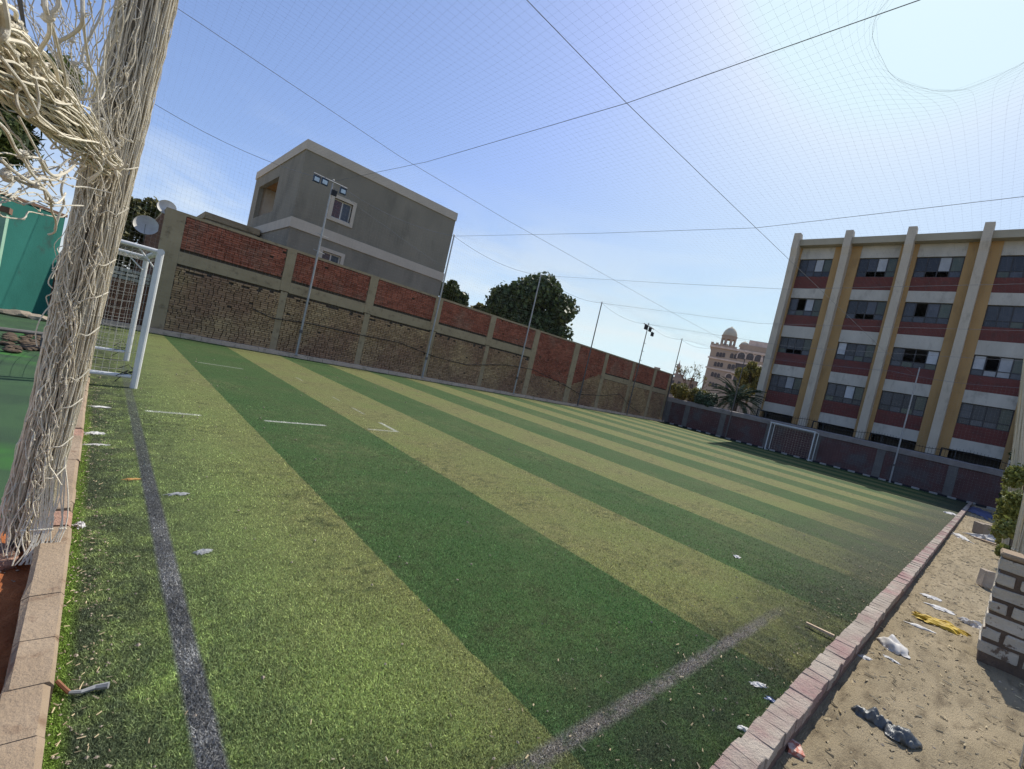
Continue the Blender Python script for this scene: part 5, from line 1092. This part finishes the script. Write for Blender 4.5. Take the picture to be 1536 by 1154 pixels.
rumple('wrapper', 'blue wrapper on the turf beside the kerb', 'wrapper', at(1156, 1051), .02, .03, .012, 'blue_plastic', .3, 8); rumple('paper_scrap', 'white scrap on the turf at the kerb near the bottom', 'paper', at(1115, 1096), .02, .03, .02, 'paper', .6, 8); rumple('paper_scrap', 'small greyish scrap on the turf at lower right', 'paper', at(1137, 1029), .02, .045, .012, 'paper', .9, 8)
rumple('plastic_bag', 'white crumpled bag at the foot of the brick wall behind the goal', 'bag', at(187, 491), .16, .12, .12, 'plastic_white', .1, 10)
rumple('paper_scrap', 'bright white scrap at the far end of the turf by the kerb', 'paper', at(1425, 771), .25, .18, .06, 'paper', .1, 8)
rumple('tarpaulin', 'blue plastic sheet lying in the shade at the end of the verge', 'sheet', (29.5, .05, -.0), 3.0, .42, .06, 'blue_plastic', .05, 16)
for (u, v, sx, lab) in ((1478, 806, .32, 'large grey block lying on the dirt before the vine'),):
    p = onZ(u, v); b_ = MB(); b_.bbox(-.25, .25, -.2, .2, 0, .34, .02, jit=.015); o = b_.build('stone_block', mt['rock'], None, lab, 'block'); o.location = (18.4, p.y, -.02); o.rotation_euler = (0, 0, .4)
o = MB().box(-.4, .4, -.03, .05, 0, .03, jit=.01).build('board', mt['wood'], None, 'flat wooden board on the dirt near the grey block', 'board'); o.location = (16.6, -.36, .0); o.rotation_euler = (0, 0, 1.3)
rumple('plastic_bag', 'pile of grey white bags by the large grey block', 'bag', at(1492, 814), .45, .2, .2, 'plastic_white', 1.2, 12); rumple('plastic_bag', 'long white plastic scrap beside the kerb further along the verge', 'bag', at(1440, 805), .5, .12, .06, 'paper', .3, 10)
# bricks on the red soil at lower left
for (u, v, s, lab) in ((6, 826, 1., 'broken pink brick on the red soil at the left edge'), (-12, 812, .9, 'second broken brick cut off by the left edge')):
    b_ = MB(); b_.bbox(-.06, .05, -.11, .1, 0, .075, .012, jit=.012); o = b_.build('loose_brick', mt['kerb_brick'], None, lab, 'brick'); p = onZ(u, v, .05); o.location = (p.x-.02, p.y, -.03); o.rotation_euler = (.1, .1, .25); o.scale = (s, s, s)
# fine litter, straw and crumbs
mb = MB()
def bit(x, y, z, s):
    a = random.uniform(0, 6.28); l = s*random.uniform(.6, 3.2); w_ = s*.35; d = Vector((math.cos(a), math.sin(a), random.uniform(-.1, .2))); n_ = Vector((-d.y, d.x, 0)); p = Vector((x, y, z)); e = p+d*l
    mb.add([p-n_*w_, p+n_*w_, e+n_*w_*.7, e-n_*w_*.7, p+Vector((0, 0, w_)), e+Vector((0, 0, w_*.7))], [(0, 1, 2, 3), (0, 4, 5, 3), (1, 4, 5, 2)])
for _ in range(4200):
    x = .9+34*random.random()**2.2; y = random.uniform(-1.0, .42); bit(x, y, hdirt(x, y)+.004, random.uniform(.006, .016)*(1+x*.05))
for _ in range(900):
    x = .8+20*random.random()**2; y = .57+abs(random.gauss(0, .4)); bit(x, y, .012, random.uniform(.004, .011)*(1+x*.05))
for _ in range(420):
    y = 1.4+8*random.random()**2; x = .09+abs(random.gauss(0, .12)); bit(x, y, .012, random.uniform(.004, .009))
mb.build('straw_litter', mt['straw'], None, kind='stuff')
mb = MB()
def crumb(x, y, z, r):
    mb.add([Vector((x, y, z))+Vector(d)*r*random.uniform(.6, 1.3) for d in ((1, 0, 0), (-1, 0, 0), (0, 1, 0), (0, -1, 0), (0, 0, .8), (0, 0, -.8))], [(0, 2, 4), (2, 1, 4), (1, 3, 4), (3, 0, 4), (2, 0, 5), (1, 2, 5), (3, 1, 5), (0, 3, 5)])
for _ in range(1500):
    x = .9+34*random.random()**2; y = random.uniform(-1.2, .42); crumb(x, y, hdirt(x, y)+.001, random.choice((.003, .004, .005, .009))*(1+x*.03))
for _ in range(260):
    x = .1+9*random.random()**1.6; y = .7+14*random.random()**1.8; crumb(x, y, .016, random.uniform(.004, .009)*(1+.06*(x+y)))
for _ in range(300):
    y = 1.4+7*random.random()**2; x = .085+abs(random.gauss(0, .09)); crumb(x, y, .012, random.uniform(.003, .008))
for _ in range(260): x = random.uniform(-.5, -.06); y = random.uniform(1.6, 3.7); crumb(x, y, .0, random.uniform(.003, .008))
mb.build('pebbles', mt['rock'], None, kind='stuff')
